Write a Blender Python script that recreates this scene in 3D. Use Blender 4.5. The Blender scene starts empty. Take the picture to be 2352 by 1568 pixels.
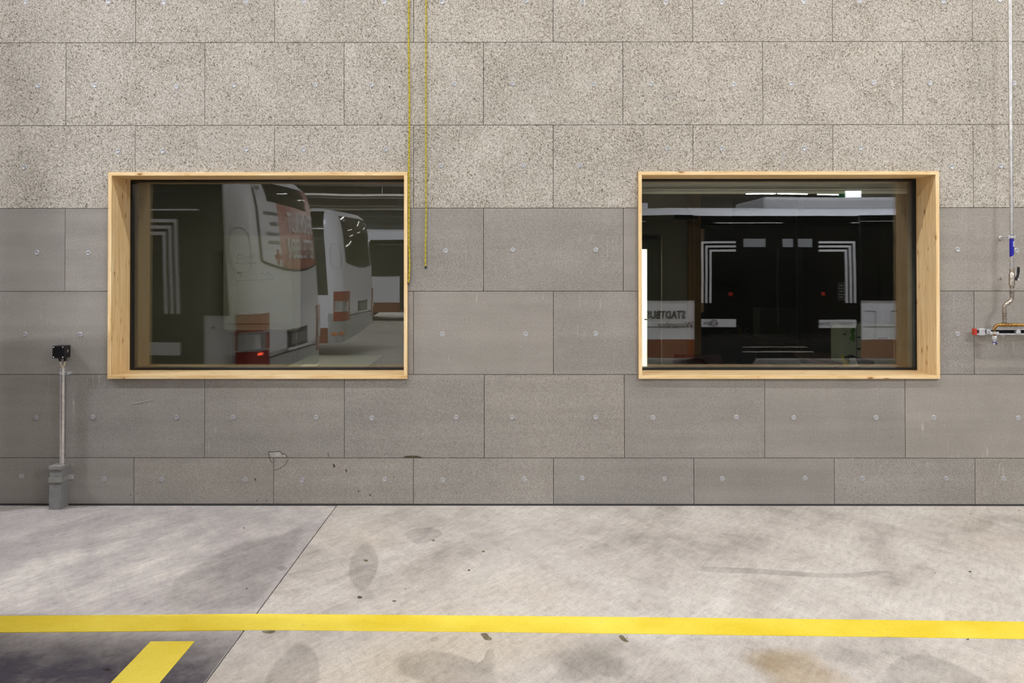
import bpy, bmesh, math, random
from mathutils import Vector, Matrix

random.seed(7)
scene = bpy.context.scene
COL = scene.collection

# ------------------------------------------------------------------ camera, world, exposure
IMG_W, IMG_H, F = 2352.0, 1568.0, 2160.0
CAM_D, CAM_H = 6.7277, 1.7331
YAW, PITCH, ROLL, PY = 0.00477, 0.01074, -0.00054, 579.75


def cam_axes():
    c, s = math.cos(YAW), math.sin(YAW)
    r = Vector((c, s, 0)); f = Vector((-s, c, 0)); u = Vector((0, 0, 1))
    cp, sp = math.cos(PITCH), math.sin(PITCH)
    f2 = f * cp + u * sp
    u2 = u * cp - f * sp
    cr, sr = math.cos(ROLL), math.sin(ROLL)
    return r * cr + u2 * sr, u2 * cr - r * sr, f2


AX_R, AX_U, AX_F = cam_axes()
CAM_P = Vector((0, -CAM_D, CAM_H))
cam_data = bpy.data.cameras.new('camera')
cam = bpy.data.objects.new('camera', cam_data)
COL.objects.link(cam)
cam.matrix_world = Matrix(((AX_R.x, AX_U.x, -AX_F.x, CAM_P.x), (AX_R.y, AX_U.y, -AX_F.y, CAM_P.y),
                           (AX_R.z, AX_U.z, -AX_F.z, CAM_P.z), (0, 0, 0, 1)))
cam_data.sensor_fit = 'HORIZONTAL'
cam_data.sensor_width = 36.0
cam_data.lens = 36.0 * F / IMG_W
cam_data.shift_y = -(IMG_H / 2 - PY) / IMG_W
cam_data.clip_end = 200
scene.camera = cam

world = bpy.data.worlds.new('world')
scene.world = world
world.use_nodes = True
world.node_tree.nodes['Background'].inputs[0].default_value = (0.05, 0.06, 0.08, 1)
world.node_tree.nodes['Background'].inputs[1].default_value = 0.05

scene.view_settings.view_transform = 'Standard'
scene.view_settings.look = 'None'
scene.view_settings.gamma = 1.0
scene.view_settings.use_curve_mapping = False
scene.view_settings.exposure = 0.1
scene.cycles.max_bounces = 6
scene.cycles.diffuse_bounces = 3
scene.cycles.glossy_bounces = 4
scene.cycles.use_adaptive_sampling = True
scene.cycles.adaptive_threshold = 0.07
scene.cycles.adaptive_min_samples = 16
scene.cycles.transparent_max_bounces = 16
scene.cycles.sample_clamp_indirect = 4.0

LAMP_Z = 5.2
ROW_NEAR_Y, ROW_MID_Y = -1.85, -6.1
LAMP_W = {'near': 38.0, 'mid': 66.0, 'far': 70.0}


def at(px, py, Y):
    """point on the vertical plane Y seen at a pixel of the 2352x1568 frame"""
    d = AX_F + AX_R * ((px - IMG_W / 2) / F) - AX_U * ((py - PY) / F)
    return CAM_P + d * ((Y + CAM_D) / d.y)


def ground(px, py, z=0.0):
    d = AX_F + AX_R * ((px - IMG_W / 2) / F) - AX_U * ((py - PY) / F)
    return CAM_P + d * ((z - CAM_H) / d.z)


# ------------------------------------------------------------------ materials
def lin(r, g, b):
    def f(c):
        c /= 255.0
        return c / 12.92 if c <= 0.04045 else ((c + 0.055) / 1.055) ** 2.4
    return (f(r), f(g), f(b), 1.0)


class NT:
    def __init__(self, name):
        self.m = bpy.data.materials.new(name)
        self.m.use_nodes = True
        self.t = self.m.node_tree
        self.t.nodes.clear()
        self.out = self.t.nodes.new('ShaderNodeOutputMaterial')

    def n(self, kind, **kw):
        nd = self.t.nodes.new(kind)
        for k, v in kw.items():
            setattr(nd, k, v)
        return nd

    def l(self, a, b):
        self.t.links.new(a, b)

    def val(self, sock, v):
        if hasattr(v, 'is_output') or isinstance(v, bpy.types.NodeSocket):
            self.l(v, sock)
        else:
            sock.default_value = v

    def math(self, op, a, b=0.0, c=None, clamp=False):
        nd = self.n('ShaderNodeMath', operation=op, use_clamp=clamp)
        self.val(nd.inputs[0], a)
        self.val(nd.inputs[1], b)
        if c is not None:
            self.val(nd.inputs[2], c)
        return nd.outputs[0]

    def vmath(self, op, a, b=(0, 0, 0)):
        nd = self.n('ShaderNodeVectorMath', operation=op)
        self.val(nd.inputs[0], a)
        self.val(nd.inputs[1], b)
        return nd.outputs[0]

    def pos(self):
        return self.n('ShaderNodeNewGeometry').outputs['Position']

    def objco(self):
        return self.n('ShaderNodeTexCoord').outputs['Object']

    def rnd(self):
        return self.n('ShaderNodeObjectInfo').outputs['Random']

    def mapping(self, v, scale=(1, 1, 1), rot=(0, 0, 0), loc=(0, 0, 0)):
        nd = self.n('ShaderNodeMapping')
        self.l(v, nd.inputs[0])
        nd.inputs['Location'].default_value = loc
        nd.inputs['Rotation'].default_value = rot
        nd.inputs['Scale'].default_value = scale
        return nd.outputs[0]

    def noise(self, v, scale, detail=2.0, rough=0.5, dist=0.0):
        nd = self.n('ShaderNodeTexNoise')
        self.l(v, nd.inputs['Vector'])
        nd.inputs['Scale'].default_value = scale
        nd.inputs['Detail'].default_value = detail
        nd.inputs['Roughness'].default_value = rough
        nd.inputs['Distortion'].default_value = dist
        return nd.outputs['Fac']

    def voronoi(self, v, scale, feature='F1', rand=1.0):
        nd = self.n('ShaderNodeTexVoronoi', feature=feature)
        self.l(v, nd.inputs['Vector'])
        nd.inputs['Scale'].default_value = scale
        nd.inputs['Randomness'].default_value = rand
        return nd.outputs['Distance']

    def ramp(self, fac, stops, interp='LINEAR'):
        nd = self.n('ShaderNodeValToRGB')
        nd.color_ramp.interpolation = interp
        els = nd.color_ramp.elements
        while len(els) < len(stops):
            els.new(0.5)
        for e, (p, c) in zip(els, stops):
            e.position = p
            e.color = c if len(c) == 4 else (*c, 1)
        self.l(fac, nd.inputs[0])
        return nd.outputs[0]

    def mix(self, fac, a, b, blend='MIX'):
        nd = self.n('ShaderNodeMix', data_type='RGBA', blend_type=blend)
        self.val(nd.inputs[0], fac)
        self.val(nd.inputs[6], a)
        self.val(nd.inputs[7], b)
        return nd.outputs[2]

    def bump(self, h, strength, dist):
        nd = self.n('ShaderNodeBump')
        self.l(h, nd.inputs['Height'])
        nd.inputs['Strength'].default_value = strength
        nd.inputs['Distance'].default_value = dist
        return nd.outputs[0]

    def bsdf(self, color, rough=0.5, metal=0.0, normal=None, spec=None):
        nd = self.n('ShaderNodeBsdfPrincipled')
        self.val(nd.inputs['Base Color'], color)
        self.val(nd.inputs['Roughness'], rough)
        nd.inputs['Metallic'].default_value = metal
        if spec is not None:
            nd.inputs['Specular IOR Level'].default_value = spec
        if normal is not None:
            self.l(normal, nd.inputs['Normal'])
        self.l(nd.outputs[0], self.out.inputs[0])
        return nd


M = {}


def plain(name, color, rough=0.5, metal=0.0, grain=0.06, gscale=60.0, spec=None):
    t = NT(name)
    nz = t.noise(t.objco(), gscale, 3.0)
    lo = tuple(c * (1 - grain) for c in color[:3]) + (1,)
    hi = tuple(min(1, c * (1 + grain)) for c in color[:3]) + (1,)
    t.bsdf(t.ramp(nz, [(0.3, lo), (0.7, hi)]), rough, metal, spec=spec)
    M[name] = t.m
    return t.m


def emit(name, color, strength):
    t = NT(name)
    e = t.n('ShaderNodeEmission')
    e.inputs[0].default_value = color
    e.inputs[1].default_value = strength
    t.l(e.outputs[0], t.out.inputs[0])
    M[name] = t.m
    return t.m


def make_woodwool():
    t = NT('wood_wool_cement')
    p = t.pos()
    off = t.n('ShaderNodeCombineXYZ')
    r = t.rnd()
    for k in range(3):
        t.l(t.math('MULTIPLY', r, 13.7 + 7 * k), off.inputs[k])
    v = t.vmath('ADD', p, off.outputs[0])
    warp = t.n('ShaderNodeTexNoise')
    t.l(v, warp.inputs['Vector'])
    warp.inputs['Scale'].default_value = 9.0
    warp.inputs['Detail'].default_value = 2.0
    wv = t.vmath('SCALE', t.vmath('SUBTRACT', warp.outputs['Color'], (0.5, 0.5, 0.5)))
    wv.node.inputs['Scale'].default_value = 0.05
    v2 = t.vmath('ADD', v, wv)
    hs = []
    for k, ang in enumerate((0.15, 1.05, -0.75, 2.0)):
        mp = t.mapping(v2, (1, 1, 1), (0, ang, 0), (k * 3.1, 0, k * 1.7))
        mp = t.mapping(mp, (54, 190, 215))
        hs.append(t.noise(mp, 1.0, 1.5, 0.5))
    h = t.math('MAXIMUM', t.math('MAXIMUM', hs[0], hs[1]), t.math('MAXIMUM', hs[2], hs[3]))
    big = t.noise(v, 3.5, 3.0)
    hh = t.math('ADD', h, t.math('MULTIPLY', t.math('SUBTRACT', big, 0.5), 0.10))
    col = t.ramp(hh, [(0.44, lin(84, 77, 64)), (0.515, lin(142, 134, 121)), (0.585, lin(180, 173, 161)), (0.70, lin(214, 208, 199))])
    tone = t.noise(v, 1.3, 3.0)
    col = t.mix(0.35, col, t.ramp(tone, [(0.3, (0.72, 0.71, 0.69, 1)), (0.7, (1.0, 0.99, 0.97, 1))]), 'MULTIPLY')
    t.bsdf(col, 0.95, normal=t.bump(h, 0.55, 0.006), spec=0.15)
    M['woodwool'] = t.m


def make_greypanel():
    t = NT('grey_cement_board')
    p = t.pos()
    off = t.n('ShaderNodeCombineXYZ')
    r = t.rnd()
    for k in range(3):
        t.l(t.math('MULTIPLY', r, 11.3 + 5 * k), off.inputs[k])
    v = t.vmath('ADD', p, off.outputs[0])
    fine = t.noise(v, 190.0, 2.0, 0.6)
    col = t.ramp(fine, [(0.30, lin(130, 126, 119)), (0.5, lin(153, 148, 141)), (0.72, lin(174, 170, 163))])
    bands = t.noise(t.mapping(v, (0.5, 1, 9)), 1.0, 3.0, 0.55)
    cloud = t.noise(v, 2.2, 4.0, 0.6)
    k = t.math('ADD', t.math('MULTIPLY', bands, 0.5), t.math('MULTIPLY', cloud, 0.5))
    col = t.mix(0.8, col, t.ramp(k, [(0.32, (0.78, 0.77, 0.76, 1)), (0.66, (1.08, 1.07, 1.06, 1))]), 'MULTIPLY')
    # chalky vertical runs
    runs = t.noise(t.mapping(v, (70, 70, 5.0)), 1.0, 2.0, 0.5)
    patch = t.noise(v, 1.7, 2.0)
    rk = t.math('MULTIPLY', t.math('SUBTRACT', runs, 0.66, clamp=True), t.math('SUBTRACT', patch, 0.48, clamp=True))
    col = t.mix(t.math('MULTIPLY', rk, 34.0, clamp=True), col, lin(188, 182, 175))
    # a darker or lighter board here and there
    tint = t.ramp(r, [(0.0, (0.93, 0.93, 0.94, 1)), (1.0, (1.05, 1.04, 1.02, 1))])
    col = t.mix(1.0, col, tint, 'MULTIPLY')
    t.bsdf(col, 0.8, normal=t.bump(fine, 0.18, 0.002), spec=0.25)
    M['greypanel'] = t.m


def make_floor(name, base, dark, warm, seed):
    t = NT(name)
    p = t.vmath('ADD', t.pos(), (seed, seed * 0.7, 0))
    cloud = t.noise(p, 1.1, 4.0, 0.62, 0.6)
    wipe = t.noise(t.mapping(t.mapping(p, (1, 1, 1), (0, 0, 0.45)), (3.6, 0.9, 1)), 1.0, 4.0, 0.62, 0.8)
    wipe2 = t.noise(t.mapping(t.mapping(p, (1, 1, 1), (0, 0, -0.5)), (4.5, 1.2, 1)), 1.0, 4.0, 0.62, 0.8)
    k = t.math('ADD', t.math('MULTIPLY', cloud, 0.4), t.math('ADD', t.math('MULTIPLY', wipe, 0.35), t.math('MULTIPLY', wipe2, 0.25)))
    k = t.math('ADD', k, t.math('MULTIPLY', t.math('SUBTRACT', t.noise(t.mapping(t.mapping(p, (1, 1, 1), (0, 0, 0.8)), (14, 6, 1)), 1.0, 4.0, 0.65), 0.5), 0.10))
    col = t.ramp(k, [(0.36, dark), (0.5, base), (0.64, lin(216, 209, 200))])
    wm = t.noise(p, 0.55, 3.0, 0.5)
    col = t.mix(t.math('MULTIPLY', t.math('SUBTRACT', wm, 0.52, clamp=True), 3.0, clamp=True), col, warm)
    brush = t.noise(t.mapping(t.mapping(p, (1, 1, 1), (0, 0, 0.5)), (34, 9, 1)), 1.0, 3.0, 0.72, 0.0)
    brush2 = t.noise(t.mapping(t.mapping(p, (1, 1, 1), (0, 0, -0.4)), (40, 11, 1)), 1.0, 3.0, 0.72, 0.0)
    bb = t.math('ADD', t.math('MULTIPLY', brush, 0.6), t.math('MULTIPLY', brush2, 0.4))
    col = t.mix(0.8, col, t.ramp(bb, [(0.36, (0.76, 0.75, 0.745, 1)), (0.5, (0.97, 0.97, 0.97, 1)), (0.64, (1.12, 1.12, 1.12, 1))]), 'MULTIPLY')
    grit = t.noise(t.mapping(p, (1, 0.6, 1)), 190.0, 3.0, 0.75)
    col = t.mix(0.9, col, t.ramp(grit, [(0.30, (0.70, 0.69, 0.68, 1)), (0.48, (0.98, 0.98, 0.98, 1)), (0.7, (1.10, 1.10, 1.09, 1))]), 'MULTIPLY')
    pits = t.voronoi(p, 7.0)
    pit_on = t.noise(p, 6.0, 2.0)
    pm = t.math('MULTIPLY', t.math('LESS_THAN', pits, 0.05), t.math('GREATER_THAN', pit_on, 0.58))
    col = t.mix(t.math('MULTIPLY', pm, 0.75), col, lin(92, 84, 74))
    rough = t.math('ADD', 0.46, t.math('MULTIPLY', cloud, 0.35))
    t.bsdf(col, rough, normal=t.bump(grit, 0.12, 0.002), spec=0.35)
    M[name] = t.m


def make_wood(name, axis):
    """pale spruce; axis = 0 grain along x, 2 grain along z (world)"""
    t = NT(name)
    p = t.pos()
    sc = (1.6, 26, 26) if axis == 0 else (26, 26, 1.6)
    off = t.n('ShaderNodeCombineXYZ')
    for k in range(3):
        t.l(t.math('MULTIPLY', t.rnd(), 9.1 + 3 * k), off.inputs[k])
    v = t.vmath('ADD', p, off.outputs[0])
    g = t.noise(t.mapping(v, sc), 1.0, 4.0, 0.6, 0.8)
    fine = t.noise(t.mapping(v, tuple(s * 5 for s in sc)), 1.0, 2.0, 0.5)
    k = t.math('ADD', t.math('MULTIPLY', g, 0.7), t.math('MULTIPLY', fine, 0.3))
    col = t.ramp(k, [(0.34, lin(220, 182, 124)), (0.5, lin(236, 203, 150)), (0.66, lin(247, 222, 176))])
    ks = (6.5, 17, 17) if axis == 0 else (17, 17, 6.5)
    kd = t.voronoi(t.mapping(v, ks), 1.0)
    kn = t.noise(v, 4.0, 2.0)
    km = t.math('MULTIPLY', t.math('LESS_THAN', t.math('ADD', kd, t.math('MULTIPLY', fine, 0.05)), 0.15), t.math('GREATER_THAN', kn, 0.46))
    col = t.mix(t.math('MULTIPLY', km, 0.85), col, lin(132, 78, 34))
    halo = t.math('MULTIPLY', t.math('LESS_THAN', kd, 0.24), t.math('GREATER_THAN', kn, 0.46))
    col = t.mix(t.math('MULTIPLY', halo, 0.25), col, lin(190, 130, 66))
    t.bsdf(col, 0.5, normal=t.bump(fine, 0.08, 0.001), spec=0.3)
    M[name] = t.m


def make_paint():
    t = NT('yellow_floor_paint')
    p = t.pos()
    n1 = t.noise(p, 2.0, 4.0, 0.6)
    grit = t.noise(p, 120.0, 3.0, 0.65)
    col = t.ramp(n1, [(0.35, lin(232, 203, 46)), (0.65, lin(249, 227, 86))])
    col = t.mix(0.5, col, t.ramp(grit, [(0.25, (0.72, 0.70, 0.6, 1)), (0.5, (1, 1, 1, 1))]), 'MULTIPLY')
    ch = t.noise(t.mapping(p, (1, 1.6, 1)), 26.0, 2.0, 0.5)
    chp = t.math('GREATER_THAN', ch, 0.765)
    col = t.mix(chp, col, lin(168, 160, 150))
    t.bsdf(col, 0.55, normal=t.bump(grit, 0.2, 0.002), spec=0.35)
    M['yellow_paint'] = t.m


def make_pane():
    t = NT('window_glass')
    tr = t.n('ShaderNodeBsdfTransparent')
    tr.inputs[0].default_value = (0.965, 0.97, 0.955, 1)
    gl = t.n('ShaderNodeBsdfGlossy')
    gl.inputs['Roughness'].default_value = 0.0
    gl.inputs['Color'].default_value = (1.0, 1.0, 1.0, 1)
    v = t.pos()
    wob = t.noise(v, 1.6, 1.0, 0.4)
    t.l(t.bump(wob, 0.02, 0.02), gl.inputs['Normal'])
    mx = t.n('ShaderNodeMixShader')
    mx.inputs[0].default_value = 0.065
    t.l(tr.outputs[0], mx.inputs[1])
    t.l(gl.outputs[0], mx.inputs[2])
    t.l(mx.outputs[0], t.out.inputs[0])
    M['pane'] = t.m


def make_stain(name, color, alpha, scale=14.0, soft=True):
    t = NT(name)
    p = t.pos()
    nz = t.noise(p, scale, 4.0, 0.6)
    tr = t.n('ShaderNodeBsdfTransparent')
    df = t.n('ShaderNodeBsdfDiffuse')
    df.inputs[0].default_value = color
    mx = t.n('ShaderNodeMixShader')
    fd = t.n('ShaderNodeAttribute', attribute_name='fade')
    t.l(t.math('MULTIPLY', t.math('MULTIPLY', t.ramp(nz, [(0.25, (0.45, 0.45, 0.45, 1)), (0.65, (1, 1, 1, 1))]), alpha), fd.outputs['Fac']), mx.inputs[0])
    t.l(tr.outputs[0], mx.inputs[1])
    t.l(df.outputs[0], mx.inputs[2])
    t.l(mx.outputs[0], t.out.inputs[0])
    M[name] = t.m


def make_rope():
    t = NT('yellow_rope')
    p = t.pos()
    sep = t.n('ShaderNodeSeparateXYZ')
    t.l(p, sep.inputs[0])
    z = t.math('FRACT', t.math('MULTIPLY', sep.outputs[2], 28.0))
    dots = t.math('LESS_THAN', t.math('ABSOLUTE', t.math('SUBTRACT', z, 0.5)), 0.10)
    nz = t.noise(t.mapping(p, (300, 300, 120)), 1.0, 2.0)
    col = t.ramp(nz, [(0.3, lin(150, 136, 24)), (0.7, lin(206, 190, 60))])
    side = t.noise(t.mapping(p, (400, 400, 30)), 1.0, 0.0)
    dots = t.math('MULTIPLY', dots, t.math('GREATER_THAN', side, 0.40))
    col = t.mix(t.math('MULTIPLY', dots, 0.7), col, lin(92, 66, 14))
    t.bsdf(col, 0.75)
    M['rope'] = t.m


def make_metal(name, c0, c1, rough, scale=40.0, metal=1.0):
    t = NT(name)
    nz = t.noise(t.objco(), scale, 3.0)
    t.bsdf(t.ramp(nz, [(0.3, c0), (0.7, c1)]), rough, metal)
    M[name] = t.m


make_woodwool(); make_greypanel()
make_floor('floor_light', lin(198, 190, 181), lin(160, 152, 143), lin(202, 188, 166), 3.0)
make_floor('floor_grey', lin(184, 177, 173), lin(160, 154, 151), lin(190, 180, 172), 21.0)
make_wood('wood_x', 0); make_wood('wood_z', 2); make_paint(); make_pane(); make_rope()
make_stain('stain_oil', lin(70, 62, 56), 0.85)
make_stain('stain_brown', lin(120, 106, 76), 0.8)
make_stain('stain_grey', lin(120, 113, 106), 0.19, 5.0)
make_stain('stain_ochre', lin(196, 166, 112), 0.34, 4.0)
make_stain('stain_bay', lin(86, 81, 90), 0.96, 9.0)
make_stain('stain_pale', lin(226, 220, 211), 0.45, 6.0)
make_stain('chalk', lin(205, 200, 194), 0.6, 40.0)
make_stain('crack', lin(84, 76, 66), 0.55, 60.0)
make_stain('damp_mark', lin(92, 82, 58), 0.7, 30.0)
make_metal('zinc', lin(180, 180, 182), lin(226, 226, 228), 0.36, 120, 0.5)
make_metal('steel', lin(190, 187, 184), lin(226, 222, 218), 0.24, 30, 0.75)
make_metal('nickel', lin(150, 140, 128), lin(206, 196, 182), 0.3, 60)
make_metal('brass', lin(122, 90, 46), lin(176, 136, 76), 0.35, 60)
make_metal('galvanised', lin(128, 130, 132), lin(166, 168, 170), 0.55, 25)
plain('floor_far', lin(186, 179, 171), 0.55, 0.0, 0.14, 1.3)
plain('backing', lin(70, 58, 40), 0.9)
plain('upper_render', lin(178, 168, 152), 0.9)
plain('black_plastic', lin(14, 14, 15), 0.35)
plain('black_frame', lin(9, 9, 10), 0.4)
plain('dark_hole', lin(12, 11, 10), 0.8)
plain('grey_sheet', lin(128, 128, 126), 0.6, 0.0, 0.12, 30)
plain('cap_sheet', lin(138, 136, 130), 0.55, 0.0, 0.10, 40)
plain('cable_beige', lin(196, 184, 158), 0.5)
plain('red_plastic', lin(190, 52, 34), 0.45)
plain('blue_film', lin(22, 20, 150), 0.35)
plain('white_print', lin(235, 236, 240), 0.5)
plain('black_rubber', lin(20, 20, 21), 0.7)
plain('seal_strip', lin(52, 50, 50), 0.6)
plain('hall_ceiling', lin(176, 168, 156), 0.9)
plain('hall_beam', lin(200, 194, 188), 0.7)
plain('hall_wall', lin(150, 146, 138), 0.9)
plain('gate_grey', lin(140, 144, 150), 0.6)
plain('bus_white', lin(220, 221, 230), 0.25, spec=0.5)
plain('bus_red', lin(132, 62, 42), 0.3)
plain('bus_grey', lin(168, 170, 174), 0.35)
plain('bus_roof', lin(170, 170, 174), 0.45)
plain('bus_glass', lin(16, 17, 15), 0.03, spec=0.5, grain=0.0)
plain('film_red', lin(158, 66, 44), 0.25)
plain('film_white', lin(206, 206, 216), 0.2)
plain('lens_red', lin(150, 44, 28), 0.15)
plain('lens_clear', lin(196, 200, 206), 0.08, 0.6)
plain('lens_orange', lin(224, 120, 20), 0.2)
plain('decal_white', lin(214, 214, 222), 0.4)
plain('print_dark', lin(52, 52, 56), 0.5)
plain('office_wall', lin(174, 171, 154), 0.9)
plain('office_floor', lin(96, 92, 84), 0.6)
plain('office_ceiling', lin(186, 188, 172), 0.9)
plain('door_green', lin(120, 124, 104), 0.6)
plain('wood_amber', lin(150, 104, 40), 0.5)
plain('whiteboard', lin(178, 182, 164), 0.35)
plain('paper', lin(236, 238, 226), 0.7)
plain('chart_paper', lin(186, 190, 172), 0.7)
plain('table_top', lin(176, 184, 158), 0.4)
plain('desk_brown', lin(120, 74, 36), 0.5)
plain('chair_navy', lin(26, 26, 38), 0.6)
plain('chair_red', lin(44, 8, 10), 0.8)
plain('carton', lin(196, 206, 176), 0.7)
plain('green_print', lin(70, 140, 30), 0.5)
plain('yellow_plastic', lin(206, 190, 30), 0.4)
plain('ink', lin(36, 38, 40), 0.6)
plain('outside_dark', lin(6, 5, 4), 0.9)
plain('corridor_white', lin(236, 236, 230), 0.9)
plain('sign_green', lin(20, 120, 60), 0.5)
emit('tube', (1.0, 0.98, 0.95, 1), 26.0)
emit('tube_warm', (1.0, 0.96, 0.88, 1), 26.0)
emit('sign_white', (0.93, 0.95, 1.0, 1), 5.0)
emit('diode_red', (1.0, 0.10, 0.04, 1), 4.0)


# ------------------------------------------------------------------ mesh helpers
class MB:
    def __init__(self):
        self.v, self.f, self.mi, self.mats = [], [], [], []

    def mat(self, name):
        if name not in self.mats:
            self.mats.append(name)
        return self.mats.index(name)

    def add(self, vs, fs, m):
        b = len(self.v)
        self.v += [tuple(q) for q in vs]
        k = self.mat(m)
        for f in fs:
            self.f.append([b + i for i in f])
            self.mi.append(k)
        return self

    def box(self, x0, x1, y0, y1, z0, z1, m):
        return self.add([(x0, y0, z0), (x1, y0, z0), (x1, y1, z0), (x0, y1, z0), (x0, y0, z1), (x1, y0, z1), (x1, y1, z1), (x0, y1, z1)],
                        [(0, 3, 2, 1), (4, 5, 6, 7), (0, 1, 5, 4), (1, 2, 6, 5), (2, 3, 7, 6), (3, 0, 4, 7)], m)

    def bbox(self, x0, x1, y0, y1, z0, z1, m, b=0.004):
        """box with its edges chamfered"""
        bm = bmesh.new()
        bmesh.ops.create_cube(bm, size=1.0)
        for q in bm.verts:
            q.co = Vector(((x0 + x1) / 2 + q.co.x * (x1 - x0), (y0 + y1) / 2 + q.co.y * (y1 - y0), (z0 + z1) / 2 + q.co.z * (z1 - z0)))
        bmesh.ops.bevel(bm, geom=bm.edges[:], offset=b, segments=2, affect='EDGES', profile=0.6)
        bm.verts.index_update()
        vs = [q.co[:] for q in bm.verts]
        fs = [[q.index for q in f.verts] for f in bm.faces]
        bm.free()
        return self.add(vs, fs, m)

    def prism(self, pts, d, m):
        """closed polygon of 3d points extruded by vector d"""
        n = len(pts)
        d = Vector(d)
        vs = [Vector(p) for p in pts] + [Vector(p) + d for p in pts]
        fs = [list(range(n))[::-1], list(range(n, 2 * n))] + [(i, (i + 1) % n, n + (i + 1) % n, n + i) for i in range(n)]
        return self.add(vs, fs, m)

    def tube(self, pts, r, m, seg=12, caps=True):
        """round tube through points; r one radius or one per point"""
        pts = [Vector(p) for p in pts]
        n = len(pts)
        rs = r if isinstance(r, (list, tuple)) else [r] * n
        vs, fs = [], []
        up = Vector((0, 0, 1))
        prev = None
        for i, p in enumerate(pts):
            a = pts[max(0, i - 1)]
            b = pts[min(n - 1, i + 1)]
            tdir = (b - a)
            if tdir.length < 1e-9:
                tdir = prev or up
            tdir = tdir.normalized()
            ref = Vector((0, 1, 0)) if abs(tdir.y) < 0.9 else Vector((1, 0, 0))
            e1 = tdir.cross(ref).normalized()
            e2 = tdir.cross(e1).normalized()
            prev = tdir
            for k in range(seg):
                an = 2 * math.pi * k / seg
                vs.append(p + (e1 * math.cos(an) + e2 * math.sin(an)) * rs[i])
        for i in range(n - 1):
            for k in range(seg):
                k2 = (k + 1) % seg
                fs.append((i * seg + k, i * seg + k2, (i + 1) * seg + k2, (i + 1) * seg + k))
        if caps:
            fs.append(list(range(seg)))
            fs.append(list(range((n - 1) * seg, n * seg))[::-1])
        return self.add(vs, fs, m)

    def build(self, name, parent=None, smooth=False, origin=None):
        me = bpy.data.meshes.new(name)
        vs = self.v
        o_loc = Vector((0, 0, 0))
        if origin is not None:
            o_loc = Vector(origin)
            vs = [(a - o_loc.x, b - o_loc.y, c - o_loc.z) for a, b, c in vs]
        me.from_pydata(vs, [], self.f)
        for mt in self.mats:
            me.materials.append(M[mt])
        me.polygons.foreach_set('material_index', self.mi)
        if smooth:
            me.polygons.foreach_set('use_smooth', [len(f) <= 4 for f in self.f])
            if hasattr(me, 'set_sharp_from_angle'):
                me.set_sharp_from_angle(angle=math.radians(40))
        bm = bmesh.new()
        bm.from_mesh(me)
        bmesh.ops.recalc_face_normals(bm, faces=bm.faces[:])
        bm.to_mesh(me)
        bm.free()
        o = bpy.data.objects.new(name, me)
        COL.objects.link(o)
        o.location = o_loc
        if parent is not None:
            o.parent = parent
            pw = parent.location if parent.parent is None else parent.location + parent.parent.location
            loc_tree = parent.get('_local') or (parent.parent is not None and parent.parent.get('_local'))
            o.location = o_loc if loc_tree else o_loc - pw
        return o


def empty(name, loc=(0, 0, 0), local=False):
    o = bpy.data.objects.new(name, None)
    COL.objects.link(o)
    o.location = loc
    o.empty_display_size = 0.1
    if local:
        o['_local'] = 1
    return o


def tag(o, label, cat, group=None):
    o['label'] = label
    o['category'] = cat
    if group:
        o['group'] = group
    return o


def struct(o, label=None):
    o['kind'] = 'structure'
    if label:
        o['label'] = label
    return o


def arc(c, r, a0, a1, n, plane='xz'):
    out = []
    for i in range(n + 1):
        a = math.radians(a0 + (a1 - a0) * i / n)
        u, w = r * math.cos(a), r * math.sin(a)
        out.append(Vector((c[0] + u, c[1], c[2] + w)) if plane == 'xz' else Vector((c[0] + u, c[1] + w, c[2])))
    return out


def text_mesh(txt, size, xscale=1.0, bold=0.0):
    cu = bpy.data.curves.new('lettering', 'FONT')
    cu.body = txt
    cu.size = size
    cu.resolution_u = 2
    cu.offset = bold
    o = bpy.data.objects.new('lettering', cu)
    COL.objects.link(o)
    dg = bpy.context.evaluated_depsgraph_get()
    me = bpy.data.meshes.new_from_object(o.evaluated_get(dg))
    vs = [(q.co.x * xscale, q.co.y) for q in me.vertices]
    fs = [list(p.vertices) for p in me.polygons]
    bpy.data.objects.remove(o)
    bpy.data.meshes.remove(me)
    bpy.data.curves.remove(cu)
    return vs, fs


# ------------------------------------------------------------------ the front wall, board by board
X0 = -2.73641
ROWS = [0.012] + [0.33942 + 0.59486 * k for k in range(7)]       # z of the joints, floor upwards
FP = -0.03                                                       # front plane of the wooden window boxes
GLASS_Y = 0.322
wins = []
for (tl, br) in (((248.5, 395.5), (935.4, 869.8)), ((1466.3, 393.8), (2159.6, 869.8))):
    a, b = at(*tl, FP), at(*br, FP)
    wins.append((a.x, b.x, b.z, a.z))
HALL_X0, HALL_X1, HALL_Y1, HALL_Z = -17.0, 17.0, -46.0, 6.2

wall = empty('wall_front')
struct(wall, 'wall of rough wood-wool boards above smooth grey cement boards')


def grid_minus_holes(x0, x1, z0, z1, holes):
    xs = sorted({x0, x1} | {h for w in holes for h in w[:2] if x0 < h < x1})
    zs = sorted({z0, z1} | {h for w in holes for h in w[2:] if z0 < h < z1})
    cells = []
    for i in range(len(xs) - 1):
        for j in range(len(zs) - 1):
            cx, cz = (xs[i] + xs[i + 1]) / 2, (zs[j] + zs[j + 1]) / 2
            cells.append((i, j, not any(w[0] < cx < w[1] and w[2] < cz < w[3] for w in holes)))
    return xs, zs, cells


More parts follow.
